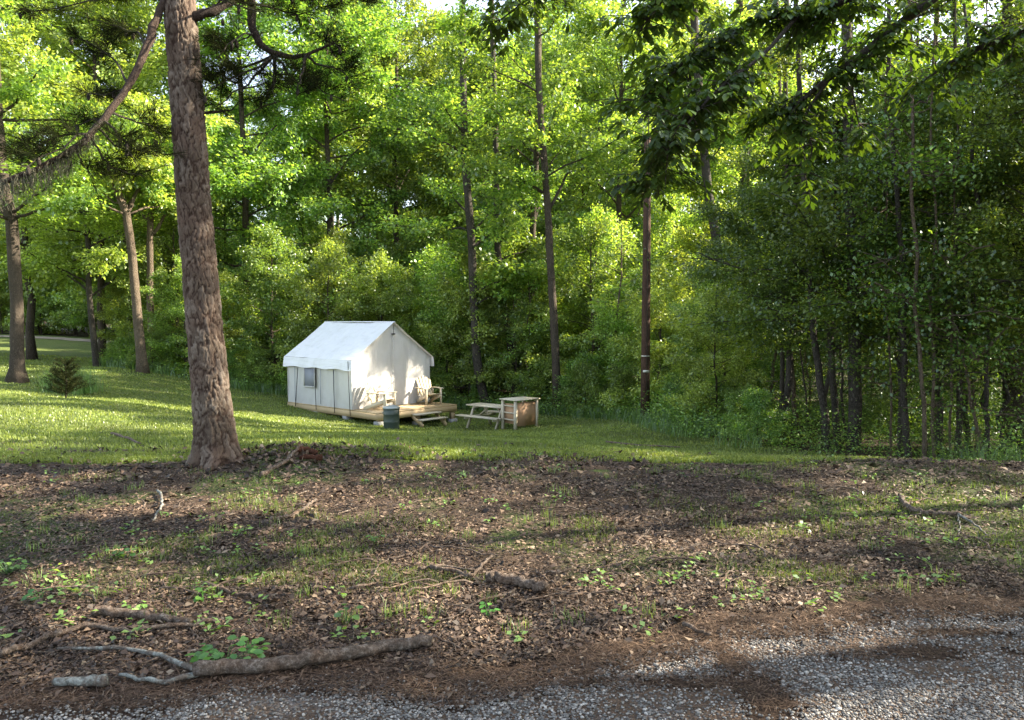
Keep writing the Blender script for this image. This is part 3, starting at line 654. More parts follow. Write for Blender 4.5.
# thin vertical stems along the right edge of the woods
random.seed(77)
STEMS = []
for k in range(26):
    u = random.uniform(775, 1030); d = np.interp(u, [750, 850, 1000, 1040], [17.4, 14.6, 12.6, 12.2]) + random.uniform(-.2, 3.2)
    if any(abs(u - a_) < 8 for a_ in STEMS): continue
    STEMS.append(u); l1 = random.uniform(-14, 14); l2 = l1 + random.uniform(-18, 18); rr_ = random.choice([.022, .03, .04, .06, .08])
    hero('sapling', ('hair thin' if rr_ < .025 else 'very thin' if rr_ < .035 else 'thin' if rr_ < .05 else 'slender' if rr_ < .07 else 'sturdier') + ' bare stem in shade ' + ('left of the pale footed trunk' if u < 850 else 'between pale footed trunk and reddish stem' if u < 915 else 'right of the reddish stem' if u < 965 else 'near the right border'), [(u, 455), (u + l1 * .4, 380), (u + l1, 280), (u + l2, 150), (u + l2 * 1.2, 0)], d, (rr_, rr_ * .55), 'bark_pale' if random.random() < .4 else 'bark_dark', (1500, .075, 'leaf_dark'), .1, 7,
         limbs_ring(9, .2, 1, 1.2, 5, .012, 80 + k), 'sapling', 0, .03)['group'] = 'thin bare stems of the right woods'
random.seed(5)
# woods fill
pts = []
def far_enough(x, y, r): return all((x - a) ** 2 + (y - b) ** 2 > r * r for a, b in pts)
def edge_pt(s_):
    seg = np.hypot(*(EDGE[1:] - EDGE[:-1]).T); cs = np.append(0, np.cumsum(seg)); s_ = s_ * cs[-1]
    k = min(np.searchsorted(cs, s_, 'right') - 1, len(seg) - 1); f = (s_ - cs[k]) / seg[k]
    return EDGE[k] * (1 - f) + EDGE[k + 1] * f
def zone(x, y):
    u = x / max(y, .1) * F + 512
    if y < 2 or u > 1060: return 'off'
    return 'left' if u < 300 else 'mid' if u < 620 else 'right'
ZT = {'left': ('green tree in the woods left of the tent', 'trees in the left woods'), 'mid': ('green tree in the woods behind tent and table', 'trees behind the tent'),
      'right': ('dark green tree in the woods right of the pole', 'trees in the right woods'), 'off': ('broadleaf tree standing beyond the right border of the view', 'trees beyond the right border')}
def gap_u(x, y):
    "the sunlit opening in the woods right of the pole"
    u = x / max(y, .1) * F + 512
    return 655 < u < 762
LM = [(25, 'behind the far left oak'), (80, 'above the small cedar'), (122, 'beside the short dark left trunk'), (168, 'behind the twin stemmed tree'), (248, 'behind the foreground pine'), (300, 'just left of the tent'),
      (350, 'behind the tent roof'), (440, 'behind the tent gable'), (500, 'behind the deck right end'), (545, 'behind the prep box'), (590, 'beside the tall grey trunk'), (640, 'just left of the utility pole'),
      (700, 'just right of the utility pole'), (748, 'by the curved dark trunk'), (805, 'right of the slim pale trunk'), (865, 'by the pale footed trunk'), (940, 'around the thin reddish stem'), (1400, 'by the right border')]
LOOK = {'airy': 'loose layered green tree', 'tall': 'tall mid green tree', 'tall2': 'broad mid green tree', 'lime': 'tall yellow green tree', 'dark': 'dark green tree', 'high': 'high crowned slender tree', 'under': 'low mid green tree', 'under_lime': 'low yellow green tree',
        'under_dark': 'low dark green tree', 'under_high': 'bare stemmed dark tree', 'shrub': 'leafy shrub', 'sapling': 'thin pale stemmed sapling', 'sapling_dark': 'thin dark stemmed sapling'}
def describe(kd, x, y):
    u = x / max(y, .1) * F + 512; f = float(in_forest(np.array([x]), np.array([y]))[0])
    return LOOK[kd] + (' at the woods edge ' if f < 2.6 else ' second row ' if f < 6 else ' some rows deep ' if f < 12 else ' deep in the woods ' if f < 22 else ' farthest back ') + next(n for lim, n in LM if u < lim)
# understory row along the edge
seg_len = np.hypot(*(EDGE[1:] - EDGE[:-1]).T).sum()
nE = 0
for k in range(900):
    p = edge_pt(random.random()); off = random.uniform(.9, 3.4)
    x = p[0] + random.uniform(-1, 1); y = p[1] + random.uniform(-.4, .4)
    f = float(in_forest(np.array([x]), np.array([y + 0.0]))[0])
    # push into the woods
    y += off * .8; x += off * .55
    f = float(in_forest(np.array([x]), np.array([y]))[0])
    if f < .8 or f > 4 or y > 72 or y < 6: continue
    if not far_enough(x, y, 2.0): continue
    z_ = zone(x, y)
    if z_ == 'off': continue
    pts.append((x, y)); nE += 1
    u = x / y * F + 512
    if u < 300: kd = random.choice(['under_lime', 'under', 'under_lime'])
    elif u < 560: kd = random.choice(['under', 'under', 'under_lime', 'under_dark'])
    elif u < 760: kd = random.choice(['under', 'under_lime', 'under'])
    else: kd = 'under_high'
    s_ = random.uniform(.65, 1.05) * (.72 if gap_u(x, y) else 1) * (.8 if u > 800 else 1)
    kw = kd; o = plant(kd, x, y, s_, None, {'left': 'low leafy understory tree along the left woods edge', 'mid': 'low leafy understory tree along woods edge behind tent', 'right': 'low leafy understory tree along the right woods edge'}[z_],
          {'left': 'left edge understory', 'mid': 'middle edge understory', 'right': 'right edge understory'}[z_], 'understory_tree'); relabel(o, kd, x, y)
for (kd, x, y, sc, lb) in [('high', 9.4, 31.6, .82, 'leafy tree at the right side of the sunlit gap'), ('lime', XY(75, 37)[0], 39, 1.35, 'tall bright green tree between the two left lawn trunks'), ('lime', XY(20, 40)[0], 41, 1.5, 'tall bright green tree behind the far left oak'),
                       ('lime', XY(135, 45)[0], 45, 1.55, 'tallest bright green tree behind the twin stemmed tree'), ('tall', XY(335, 44)[0], 44, 1.5, 'tall tree rising behind the tent ridge'), ('tall', XY(400, 48)[0], 48, 1.55, 'tall tree behind the tent front gable'), ('lime', XY(622, 46)[0], 46, 1.6, 'tall bright tree far back left of the pole'), ('lime', XY(705, 47)[0], 47, 1.5, 'tall bright tree deep in the gap behind the curved trunk'), ('lime', XY(752, 52)[0], 52, 1.6, 'tallest bright tree deep behind the slim pale trunk'), ('tall', XY(680, 56)[0], 56, 1.7, 'tall tree farthest back just right of the pole top'),
                       ('under_lime', XY(18, 66)[0], 67, 1.7, 'leafy tree across the far dirt track behind the oak'), ('under_lime', XY(62, 66)[0], 68, 1.8, 'leafy tree across the far dirt track above the cedar'), ('under', XY(104, 64)[0], 65, 1.8, 'leafy tree across the far dirt track, rightmost one'), ('under', XY(228, 46)[0], 46, 1.5, 'leafy tree far back just right of the foreground pine'), ('under_lime', XY(40, 74)[0], 74, 2.2, 'farthest leafy tree beyond the dirt track'),
                       ('tall', XY(965, 24)[0], 24, 1.1, 'tall tree far back in the right woods beneath the thick trunk')]:
    pts.append((x, y)); plant(kd, x, y, sc, None, lb)
for ax, ay, asz in ((13.5, 8.4, 1.0), (19.0, 8.9, 1.0)):  # unseen trees added upsun to lay streaks of shade on the foreground
    pts.append((ax, ay)); plant('airy', ax, ay, asz, .6 * ax, 'loose layered tree standing beyond the right border of the view', 'loose trees beyond the right border')
pts.append((11.8, 13.2)); plant('tall', 11.8, 13.2, .9, None, ZT['off'][0], ZT['off'][1])  # unseen tree added here to shade the pine trunk
# deeper low trees that close the view between the trunks
for k in range(1600):
    y = random.uniform(13, 92); x = random.uniform(-66, 50); f = float(in_forest(np.array([x]), np.array([y]))[0]); u = x / y * F + 512
    if f < 3.5 or f > 24 or u < -40 or u > 1150 or not far_enough(x, y, 3.3 if u < 770 else 2.5): continue
    if gap_u(x, y) and y < 34: continue
    if 9 < x < 30 and abs(y - (36.5 + .21 * (x - 8))) < 2.5: continue
    pts.append((x, y)); z_ = zone(x, y)
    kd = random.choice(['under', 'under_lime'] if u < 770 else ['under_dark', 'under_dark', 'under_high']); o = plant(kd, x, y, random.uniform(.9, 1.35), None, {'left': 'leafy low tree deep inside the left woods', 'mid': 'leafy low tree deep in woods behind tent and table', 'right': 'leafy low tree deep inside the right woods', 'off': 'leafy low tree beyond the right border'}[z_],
          {'left': 'deep left understory', 'mid': 'deep middle understory', 'right': 'deep right understory', 'off': 'understory beyond the border'}[z_], 'understory_tree'); relabel(o, kd, x, y)
# canopy trees
LQ = (4.9, 8.4)
nC = 0
for k in range(14000):
    y = random.uniform(-14, 96); x = random.uniform(-74, 60)
    f = float(in_forest(np.array([x]), np.array([y]))[0])
    if f < 2.2: continue
    if x < 0 and -x > max(y, 0) * .70 + 5: continue
    if y > 82 and x > -20: continue
    if x > 0 and x > max(y, 0) * .75 + 26: continue
    r_ = 3.9 + .028 * max(0, f)
    z_ = zone(x, y)
    if z_ == 'off': r_ = 5.9
    u = x / max(y, .1) * F + 512
    if z_ == 'mid': r_ = 3.3 + .02 * f
    if z_ == 'right' and u > 700 and f > 6: r_ = 6.6
    if gap_u(x, y) and y < 42 and y > 10: continue
    if 9 < x < 36 and abs(y - (37.5 + .21 * (x - 8))) < 3.2: continue
    if not far_enough(x, y, r_): continue
    pts.append((x, y)); nC += 1
    u = x / max(y, .1) * F + 512
    if z_ == 'left': kd = random.choice(['lime', 'lime', 'tall', 'tall2'])
    elif z_ == 'mid': kd = random.choice(['tall', 'tall2', 'lime', 'tall2', 'high'])
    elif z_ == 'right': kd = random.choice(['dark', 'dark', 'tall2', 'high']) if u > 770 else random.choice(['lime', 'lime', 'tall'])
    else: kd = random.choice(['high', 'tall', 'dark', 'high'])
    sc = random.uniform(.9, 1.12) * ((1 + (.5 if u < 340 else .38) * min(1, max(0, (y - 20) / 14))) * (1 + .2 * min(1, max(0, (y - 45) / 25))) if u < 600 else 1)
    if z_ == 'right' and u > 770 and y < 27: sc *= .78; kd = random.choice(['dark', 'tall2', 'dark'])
    if z_ == 'off' and 3.0 < y - .2126 * x < 9.0: kd = 'airy'  # unseen trees upsun of the litter take the gappy crown for dappled shade
    if 8 < x < 34 and abs(y - .2126 * x - 27.0) < 2.0: continue
    if -13 < x < 6 and 33 < y - .2126 * x < 41.5: continue
    if x > 12 and y > 10: sc *= .8
    lb, gr = ZT[z_]
    relabel(plant(kd, x, y, sc, None, lb, gr), kd, x, y)
# sunlit saplings deep in the gap
for k in range(16):
    d = random.uniform(34, 46); u = random.uniform(640, 780); x, y = XY(u, d)
    if not far_enough(x, y, 1.8): continue
    pts.append((x, y)); relabel(plant('under_lime', x, y, random.uniform(.9, 1.3), None, 'bright yellow green young tree in the sunlit gap', 'young trees in the gap', 'understory_tree'), 'under_lime', x, y)
# shrubs at the foot
for k in range(700):
    p = edge_pt(random.random()); x = p[0] + random.uniform(-1.2, 2.2); y = p[1] + random.uniform(-.3, 2.0)
    f = float(in_forest(np.array([x]), np.array([y]))[0])
    if f < .1 or f > 2.6 or (x / max(y, 1) * F > 300 and random.random() < .8) or y < 9 or y > 60 or zone(x, y) == 'off' or not far_enough(x, y, 1.15): continue
    pts.append((x, y)); z_ = zone(x, y); s_ = random.uniform(.4, .85) * (.75 if x / y * F > 300 else 1)
    o = plant('shrub', x, y, s_, None, {'left': 'low green shrub at the foot of the left woods', 'mid': 'low green shrub at the foot of woods near the table', 'right': 'low green shrub at the foot of the right woods'}[z_],
          {'left': 'shrubs of the left woods', 'mid': 'shrubs near the table', 'right': 'shrubs of the right woods'}[z_], cat='shrub'); relabel(o, 'shrub', x, y)
# thin saplings
for k in range(60):
    p = edge_pt(random.uniform(.3, .9)); x = p[0] + random.uniform(0, 3.5); y = p[1] + random.uniform(0, 3)
    f = float(in_forest(np.array([x]), np.array([y]))[0])
    if f < .6 or y < 9 or zone(x, y) == 'off' or not far_enough(x, y, .7): continue
    pts.append((x, y)); z_ = zone(x, y)
    kd = 'sapling' if z_ != 'right' or random.random() < .35 else 'sapling_dark'; o = plant(kd, x, y, random.uniform(.6, 1.1), None,
          {'left': 'thin sapling at the left woods edge', 'mid': 'thin sapling stem behind the picnic table', 'right': 'thin bare stemmed sapling at right woods edge'}[z_],
          {'left': 'saplings left', 'mid': 'saplings behind the table', 'right': 'saplings right'}[z_], cat='sapling'); relabel(o, kd, x, y)
from collections import defaultdict
byl = defaultdict(list)
for o, k in RL: byl[o['label']].append((k, o))
for lb, lst in byl.items():
    words_ = {2: ['left hand', 'right hand'], 3: ['leftmost', 'middle', 'rightmost']}.get(len(lst))
    if words_:
        for w_, (k, o) in zip(words_, sorted(lst, key=lambda t_: t_[0])): o['label'] = w_ + ' ' + lb

# undergrowth along the woods edge (stuff)
n = 5200; s_ = rng.random(n); base = np.array([edge_pt(k) for k in s_])
x = base[:, 0] + rng.normal(.3, .9, n); y = base[:, 1] + rng.normal(.3, .9, n); f = in_forest(x, y)
ok = (f > -.5) & (f < 3.5) & (y > 8) & (y < 62) & (np.abs(x / y) < .72); x, y = x[ok], y[ok]; n = len(x)
per = 26; h = rng.uniform(.25, 1.0, n) * (.6 + .8 * vnoise(x, y, 2.5, 4))
PX = np.repeat(x, per) + rng.normal(0, .16, n * per); PY = np.repeat(y, per) + rng.normal(0, .16, n * per)
PZ = np.repeat(gz(x, y), per) + np.repeat(h, per) * rng.uniform(.05, 1, n * per); k = n * per; a = rng.uniform(0, 6.28, k)
mb = MB(); L_ = rng.uniform(.05, .13, k) * np.clip(PY / 26, .5, 1)
mb.leaves(np.stack([PX, PY, PZ], 1), np.stack([np.cos(a), np.sin(a), rng.normal(.1, .5, k)], 1), np.stack([rng.normal(0, .5, k), rng.normal(0, .5, k), np.ones(k)], 1), L_, L_ * .3)
tag(mb.build('undergrowth', M['leaf_mid']), 'tangled green undergrowth along the foot of the woods', 'undergrowth', kind='stuff')
n = 3600; s_ = rng.uniform(.72, 1, n); base = np.array([edge_pt(k) for k in s_])
x = base[:, 0] + rng.uniform(1.5, 9, n); y = base[:, 1] + rng.uniform(1, 7, n); f = in_forest(x, y); u_ = x / y * F + 512
ok = (f > 2) & (f < 9) & (y > 9) & (y < 27) & (u_ > 700) & (u_ < 1100); x, y = x[ok], y[ok]; n = len(x)
per = 80; h = rng.uniform(.6, 2.2, n); PX = np.repeat(x, per) + rng.normal(0, .22, n * per); PY = np.repeat(y, per) + rng.normal(0, .22, n * per)
PZ = np.repeat(gz(x, y), per) + np.repeat(h, per) * rng.uniform(.02, 1, n * per); k = n * per; a = rng.uniform(0, 6.28, k); L_ = rng.uniform(.035, .075, k)
mb = MB(); mb.leaves(np.stack([PX, PY, PZ], 1), np.stack([np.cos(a), np.sin(a), rng.normal(.1, .5, k)], 1), np.stack([rng.normal(0, .5, k), rng.normal(0, .5, k), np.ones(k)], 1), L_, L_ * .3)
tag(mb.build('undergrowth', M['leaf_dark']), 'dark thicket of low leaves inside the right woods', 'undergrowth', kind='stuff')
n = 42000; s_ = rng.random(n); base = np.array([edge_pt(k) for k in s_])
x = base[:, 0] + rng.normal(0, .6, n); y = base[:, 1] + rng.normal(0, .6, n); f = in_forest(x, y)
ok = (f > -.9) & (f < 1.5) & (y > 8) & (y < 62) & (vnoise(x, y, 2, 6) > .3); x, y = x[ok], y[ok]; n = len(x)
mb = MB(); mb.blades(np.stack([x, y, gz(x, y)], 1), rng.uniform(.12, .55, n), .0045 * y / 12, rng, .35)
tag(mb.build('tall_grass', M['weed']), 'tall weedy grass fringing the woods beyond the lawn', 'grass', kind='stuff')
# forest floor litter strips near the right edge
# ------------------------------------------------------------------ main pine
PB = W(218, 466, 8.6); PBz = gz1(PB[0], PB[1])
pine = thing('pine_tree', 'large pine with thick plated brown bark leaning left in the foreground', 'tree', (PB[0], PB[1], PBz))
base = np.array([PB[0], PB[1], PBz])
uvr = [(219, 470, 25), (216, 440, 22), (212, 400, 20.5), (205, 330, 19), (199, 260, 18.5), (193, 190, 17.8), (187, 100, 17.2), (179, 0, 16.6), (166, -160, 15.5), (150, -400, 13), (140, -640, 8)]
zs = []; cx = []; cy = []; rr = []
for (u, v, hw) in uvr:
    p = W(u, v, 8.6) - base; zs.append(p[2]); cx.append(p[0]); cy.append(0.0); rr.append(hw / F * 8.6 * .92)
zs[0] = -.15
seg, rows = 150, 620
zz = np.linspace(zs[0], zs[-1], rows); th = np.arange(seg) / seg * 2 * np.pi
CX = np.interp(zz, zs, cx); RR = np.interp(zz, zs, rr)
TH, ZZ = np.meshgrid(th, zz)
# bark plates: distance between the two nearest jittered cell centres on the unrolled trunk
def plates(s_, z_, cw, ch, seed, per):
    gx_ = s_ / cw; gy_ = z_ / ch; i0 = np.floor(gx_); j0 = np.floor(gy_)
    f1 = np.full(s_.shape, 9.); f2 = np.full(s_.shape, 9.); idv = np.zeros(s_.shape)
    for di in (-1, 0, 1):
        for dj in (-1, 0, 1):
            ii = i0 + di; jj = j0 + dj; iw = np.mod(ii, per)
            px = ii + .15 + .7 * hash2(iw, jj, seed); py = jj + .15 + .7 * hash2(iw, jj, seed + 5)
            d = np.sqrt((px - gx_) ** 2 + (py - gy_) ** 2)
            nw = d < f1; f2 = np.where(nw, f1, np.minimum(f2, d)); idv = np.where(nw, hash2(iw, jj, seed + 9), idv); f1 = np.where(nw, d, f1)
    return f2 - f1, idv
per = 15
ss = TH / (2 * np.pi) * per
_px = np.cos(TH) * .22; _py = np.sin(TH) * .22
wob = (fbm(_px + ZZ * .9, _py + ZZ * 1.1, .10, 3, 4) - .5) * 2.0
wobz = (fbm(_px * 1.3 - ZZ, _py + ZZ * .8, .13, 13, 4) - .5) * .35
e_, idv = plates(ss + wob, ZZ + wobz, 1.0, .27, 11, per)
e2_, id2 = plates(ss * 2 + wob * 2, ZZ + wobz, 1.0, .10, 23, per * 2)
dist = np.clip(e_ / .3, 0, 1) ** .7 * (.45 + .55 * np.clip(e2_ / .25, 0, 1)); idv = idv * .5 + id2 * .5
disp = -.022 * (1 - dist) + .012 * (idv - .5) * dist + .006 * (fbm(TH * 9, ZZ * 3, .12, 6, 3) - .5)
lobes = 1 + .16 * np.exp(-(ZZ - 0) / .25) * np.cos(TH * 5 + .7) * (ZZ < 2)
flare = 1 + .22 * np.exp(-np.clip(ZZ, 0, 9) / .16)
rad = RR[:, None] * np.where(ZZ < 1.2, lobes * flare, 1) + disp
v = np.stack([CX[:, None] + rad * np.cos(TH), rad * np.sin(TH), ZZ], -1)
i, j = np.meshgrid(np.arange(rows - 1), np.arange(seg), indexing='ij'); j2 = (j + 1) % seg
mb = MB(); mb.add(v.reshape(-1, 3), np.stack([i * seg + j, i * seg + j2, (i + 1) * seg + j2, (i + 1) * seg + j], -1).reshape(-1, 4))
trunk = mb.build('trunk', None, pine, True)
ca = trunk.data.color_attributes.new('plate', 'FLOAT_COLOR', 'POINT')
cc = np.ones((rows * seg, 4), np.float32); cc[:, 0] = dist.ravel(); cc[:, 1] = idv.ravel(); ca.data.foreach_set('color', cc.ravel())
m = NT('plated_pine_bark'); at = m.n('ShaderNodeAttribute', attribute_name='plate').outputs['Color']; sp = m.n('ShaderNodeSeparateColor'); m.set(sp.inputs[0], at)
n1 = m.noise(m.scaled(m.obj(), (34, 34, 9)), 2, 6, .75); n2 = m.noise(m.obj(), 2.2, 3)
pc = m.ramp(m.math('ADD', m.math('MULTIPLY', sp.outputs[1], .5), m.math('MULTIPLY', n1, .55)), [(.2, (.05, .036, .026)), (.5, (.115, .088, .066)), (.8, (.215, .18, .145))])
pc = m.mix(m.mapr(n2, .45, .65, 0, .45), pc, (.15, .095, .07))
c = m.mix(m.mapr(sp.outputs[0], .1, .75), (.035, .020, .014), pc)
trunk.data.materials.append(m.princ(c, .9, m.bump(n1, .6, .02), .15))

rg = np.random.default_rng(21)
def wpts(seq): return np.array([W(u, v, d) - base for (u, v, d) in seq])
def smooth_line(p, n):
    p = np.asarray(p); t = np.linspace(0, len(p) - 1, n); o = np.stack([np.interp(t, np.arange(len(p)), p[:, c_]) for c_ in range(3)], 1)
    for _ in range(3): o[1:-1] = (o[:-2] + 2 * o[1:-1] + o[2:]) / 4
    return o
def limb(seq, r0, r1, n=24):
    p = smooth_line(wpts(seq), n); p[2:-1] += rg.normal(0, .006, (n - 3, 3))
    mb = MB(); mb.tube(p, np.linspace(r0, r1, n) * rg.uniform(.9, 1.1, n), 9); mb.build('limb', M['pine_bark'], pine, True); return p
L1 = limb([(181, -30, 8.6), (160, 8, 8.5), (150, 40, 8.3), (135, 75, 8.1), (112, 110, 7.9), (88, 138, 7.7), (60, 158, 7.5), (30, 172, 7.4), (0, 184, 7.3), (-40, 200, 7.2)], .048, .020, 34)
L2 = limb([(187, 18, 8.6), (205, 14, 8.6), (225, 6, 8.7), (245, -6, 8.8), (300, -30, 9)], .055, .03)
L3 = limb([(248, -60, 8.9), (252, 0, 8.9), (251, 30, 8.9), (262, 46, 8.9), (276, 55, 8.9), (300, 58, 9.0), (318, 50, 9.1), (335, 42, 9.2)], .055, .012, 26)
L4 = limb([(172, 113, 8.6), (190, 112, 8.6), (215, 113, 8.7), (232, 110, 8.8)], .03, .008, 12)
TIPS = []
def twig(p0, uvd, r0=.018, n=10, tips=True):
    p = smooth_line(np.vstack([p0, wpts(uvd)]), n); p[1:] += rg.normal(0, .01, (n - 1, 3))
    mb_t.tube(p, np.linspace(r0, .004, n), 5, False)
    if tips: TIPS.append(p)
    return p
mb_t = MB()
# right bough twigs
A = L3[14]
for tgt in [[(272, 75, 8.9), (274, 95, 8.8)], [(262, 66, 8.8), (225, 80, 8.6), (205, 95, 8.5)], [(250, 68, 9.1), (220, 72, 9.3), (200, 78, 9.4)], [(290, 75, 8.9), (310, 95, 8.9)],
            [(255, 78, 8.8), (235, 95, 8.7), (212, 108, 8.6)], [(275, 84, 9.2), (262, 100, 9.4)]]: twig(A, tgt)
for tgt in [[(302, 72, 9), (310, 84, 9), (330, 96, 9.1), (345, 102, 9.1)], [(318, 66, 9.2), (345, 70, 9.3), (352, 84, 9.4)], [(300, 80, 8.7), (296, 98, 8.6)]]: twig(L3[19], tgt)
for tgt in [[(325, 38, 9.0), (340, 48, 8.9)], [(332, 55, 9.3), (348, 62, 9.3)]]: twig(L3[24], tgt, .01)
twig(L3[8], [(240, 34, 8.7), (228, 46, 8.6), (218, 58, 8.5)], .012); twig(L3[8], [(236, 42, 9), (222, 52, 9.2)], .01)
for tgt in [[(215, -6, 8.5), (240, 8, 8.3), (262, 12, 8.2)], [(280, 8, 9), (300, 18, 9)], [(300, -5, 9), (330, 8, 9.1)], [(215, 2, 8.9), (222, 18, 9)], [(290, -15, 9.2), (345, -5, 9.4), (370, 5, 9.5)]]: twig(L2[14], tgt)
twig(L4[-1], [(240, 100, 8.8), (262, 98, 8.9)], .008)
# left bough twigs
for idx, tg in [(12, [(118, 60, 8.4), (95, 45, 8.5), (70, 38, 8.6)]), (12, [(120, 90, 8.6), (100, 96, 8.7), (84, 92, 8.8)]), (16, [(100, 128, 7.7), (70, 140, 7.5), (40, 160, 7.3), (18, 168, 7.2)]),
                (15, [(132, 122, 8.2), (150, 124, 8.3), (165, 140, 8.4)]), (17, [(112, 145, 7.9), (140, 150, 8.0), (160, 156, 8.1)]), (18, [(100, 158, 7.8), (120, 172, 7.9), (145, 176, 8.0)]),
                (20, [(80, 160, 7.6), (92, 178, 7.6)]), (14, [(106, 118, 8.1), (85, 122, 8.2), (66, 132, 8.3)]), (18, [(62, 132, 7.8), (40, 145, 7.7), (20, 158, 7.6)]),
                (8, [(140, 32, 8.8), (120, 28, 9), (98, 20, 9.1)]), (16, [(125, 140, 7.7), (135, 165, 7.6)]), (3, [(150, -5, 8.8), (100, -2, 9.2), (50, 10, 9.5), (20, 12, 9.6)])]: twig(L1[idx], tg, .014)
mb_t.build('twigs', M['bark_dark'], pine, True)
# needle brushes
mn = MB(); NP = []; ND = []
for p in TIPS:
    Lp = np.linalg.norm(p[-1] - p[0]); nsub = int(6 + Lp * 12)
    for k in range(nsub):
        s_ = rg.uniform(.25, 1) ** .8; c_ = p[min(len(p) - 1, int(s_ * (len(p) - 1)))]
        d = (p[-1] - p[0]) / Lp + rg.normal(0, .7, 3); d[2] = abs(d[2]) * .4 + rg.normal(0, .2); d /= np.linalg.norm(d)
        ln = rg.uniform(.08, .3); tip = c_ + d * ln
        mn.tube(np.array([c_, tip]), [.004, .003], 3, False)
        for b in range(3):
            q0 = c_ + d * ln * (1 - b * .3); nn = 20
            dd = d[None] * .7 + rg.normal(0, .6, (nn, 3)); NP.append(np.repeat(q0[None], nn, 0)); ND.append(dd)
NP = np.concatenate(NP); ND = np.concatenate(ND); n = len(NP)
mn.leaves(NP, ND, rg.normal(0, 1, (n, 3)), rg.uniform(.09, .17, n), np.full(n, .0022), .03)
mn.build('needles', M['needle'], pine)
mcn = MB()
for k in range(46):
    p = TIPS[rg.integers(0, len(TIPS))]; c_ = p[rg.integers(4, len(p))] + np.array([0, 0, -.035])
    mcn.tube(np.array([c_ + (0, 0, .04), c_ + (0, 0, .02), c_, c_ - (0, 0, .03), c_ - (0, 0, .045)]), [.006, .016, .021, .016, .005], 7)
mcn.build('cones', M['bark_dark'], pine, True)['kind'] = 'stuff'
# upper crown of the pine (above the frame, it shades the foreground)
mu = MB(); mlb = MB()
for k in range(26):
    z = rg.uniform(7.0, 13.5); az = k * 2.4; Ln = (15 - z) * .38 + .6; c0 = np.array([np.interp(z, zs, cx), 0, z])
    e = c0 + np.array([math.cos(az), math.sin(az), .25]) * Ln; lp = jitter_line(c0, e, 8, .05, rg); mlb.tube(lp, np.linspace(.04, .01, 8), 6)
    nn = 1500; s_ = rg.integers(3, 8, nn); p = lp[s_] + rg.normal(0, .35, (nn, 3)) * np.array([1, 1, .5])
    mu.leaves(p, rg.normal(0, 1, (nn, 3)) + (0, 0, .4), rg.normal(0, 1, (nn, 3)), rg.uniform(.12, .2, nn), np.full(nn, .006), .02)
mlb.build('upper_limbs', M['pine_bark'], pine, True); mu.build('upper_needles', M['needle'], pine)

# spanish moss hanging from the low limb
ms = MB()
for k in range(280):
    s_ = rg.uniform(18, 33); p = L1[int(s_)] + base + np.array([rg.normal(0, .03), rg.normal(0, .03), 0]); Ln = rg.uniform(.04, .30) * (1.0 if s_ > 21 else .5)
    q_ = np.array([p, p + (rg.normal(0, .02), rg.normal(0, .02), -Ln * .5), p + (rg.normal(0, .03), rg.normal(0, .03), -Ln)])
    ms.tube(q_, [.005, .004, .001], 3, False)
    nn = 14; t_ = rg.random(nn)[:, None]; pp = p[None] - np.array([[0, 0, 1.]]) * t_ * Ln + rg.normal(0, .008, (nn, 3))
    ms.leaves(pp, rg.normal(0, .6, (nn, 3)) - (0, 0, .8), rg.normal(0, 1, (nn, 3)), rg.uniform(.02, .05, nn), np.full(nn, .0016), .2)
tag(ms.build('spanish_moss', M['moss']), 'grey spanish moss hanging from the low left pine limb', 'moss')

# ------------------------------------------------------------------ overhanging hickory at upper right
HB = np.array([6.6, 4.6, gz1(6.6, 4.6)])
hick = thing('hickory_tree', 'overhanging large leaved branches crossing the upper right corner', 'tree', tuple(HB))
rg = np.random.default_rng(33)
mt = MB(); tp = jitter_line((0, 0, -.2), (.6, .5, 13), 16, .06, rg); mt.tube(tp, np.linspace(.24, .06, 16), 12); mt.build('trunk', M['bark_dark'], hick, True)
def hw(u, v, d): return W(u, v, d) - HB
ml = MB(); sprays = []
def branch(seq, r0, r1, n=16):
    p = smooth_line(np.array(seq), n); ml.tube(p, np.linspace(r0, r1, n), 7, False); return p
B1 = branch([tp[6], hw(1010, -60, 6.0), hw(930, 0, 6.4), hw(880, 40, 6.7), (hw(820, 85, 7.0)), hw(790, 110, 7.1), hw(760, 120, 7.2)], .06, .008, 26)
B2 = branch([tp[7], hw(900, -60, 6.2), hw(860, -5, 6.6), hw(820, 10, 6.9), hw(770, 15, 7.1), hw(720, 40, 7.2), hw(670, 75, 7.3), hw(640, 100, 7.4)], .05, .006, 26)
B3 = branch([B2[12], hw(760, 60, 6.6), hw(720, 85, 6.5), hw(690, 120, 6.4), hw(668, 150, 6.3)], .02, .005)
B4 = branch([B1[16], hw(800, 120, 7.0), hw(815, 150, 7.1), hw(800, 175, 7.2)], .015, .004)
B5 = branch([B1[12], hw(850, 80, 6.9), hw(858, 120, 7.0), hw(862, 140, 7.0)], .012, .004)
B6 = branch([tp[8], hw(760, -120, 6.2), hw(700, -40, 6.6), hw(670, -10, 6.8), hw(640, 30, 7.0)], .04, .006)
B7 = branch([tp[8], hw(700, -150, 6.8), hw(600, -60, 7.6), hw(540, -10, 8.2), hw(500, 20, 8.6)], .04, .006)
B9 = branch([B2[20], hw(690, 100, 7.1), hw(660, 140, 7.0), hw(650, 180, 6.9)], .015, .004)
B8 = branch([tp[5], hw(1100, 0, 6.0), hw(1000, 40, 6.4), hw(950, 60, 6.6), hw(900, 100, 6.9)], .04, .006)
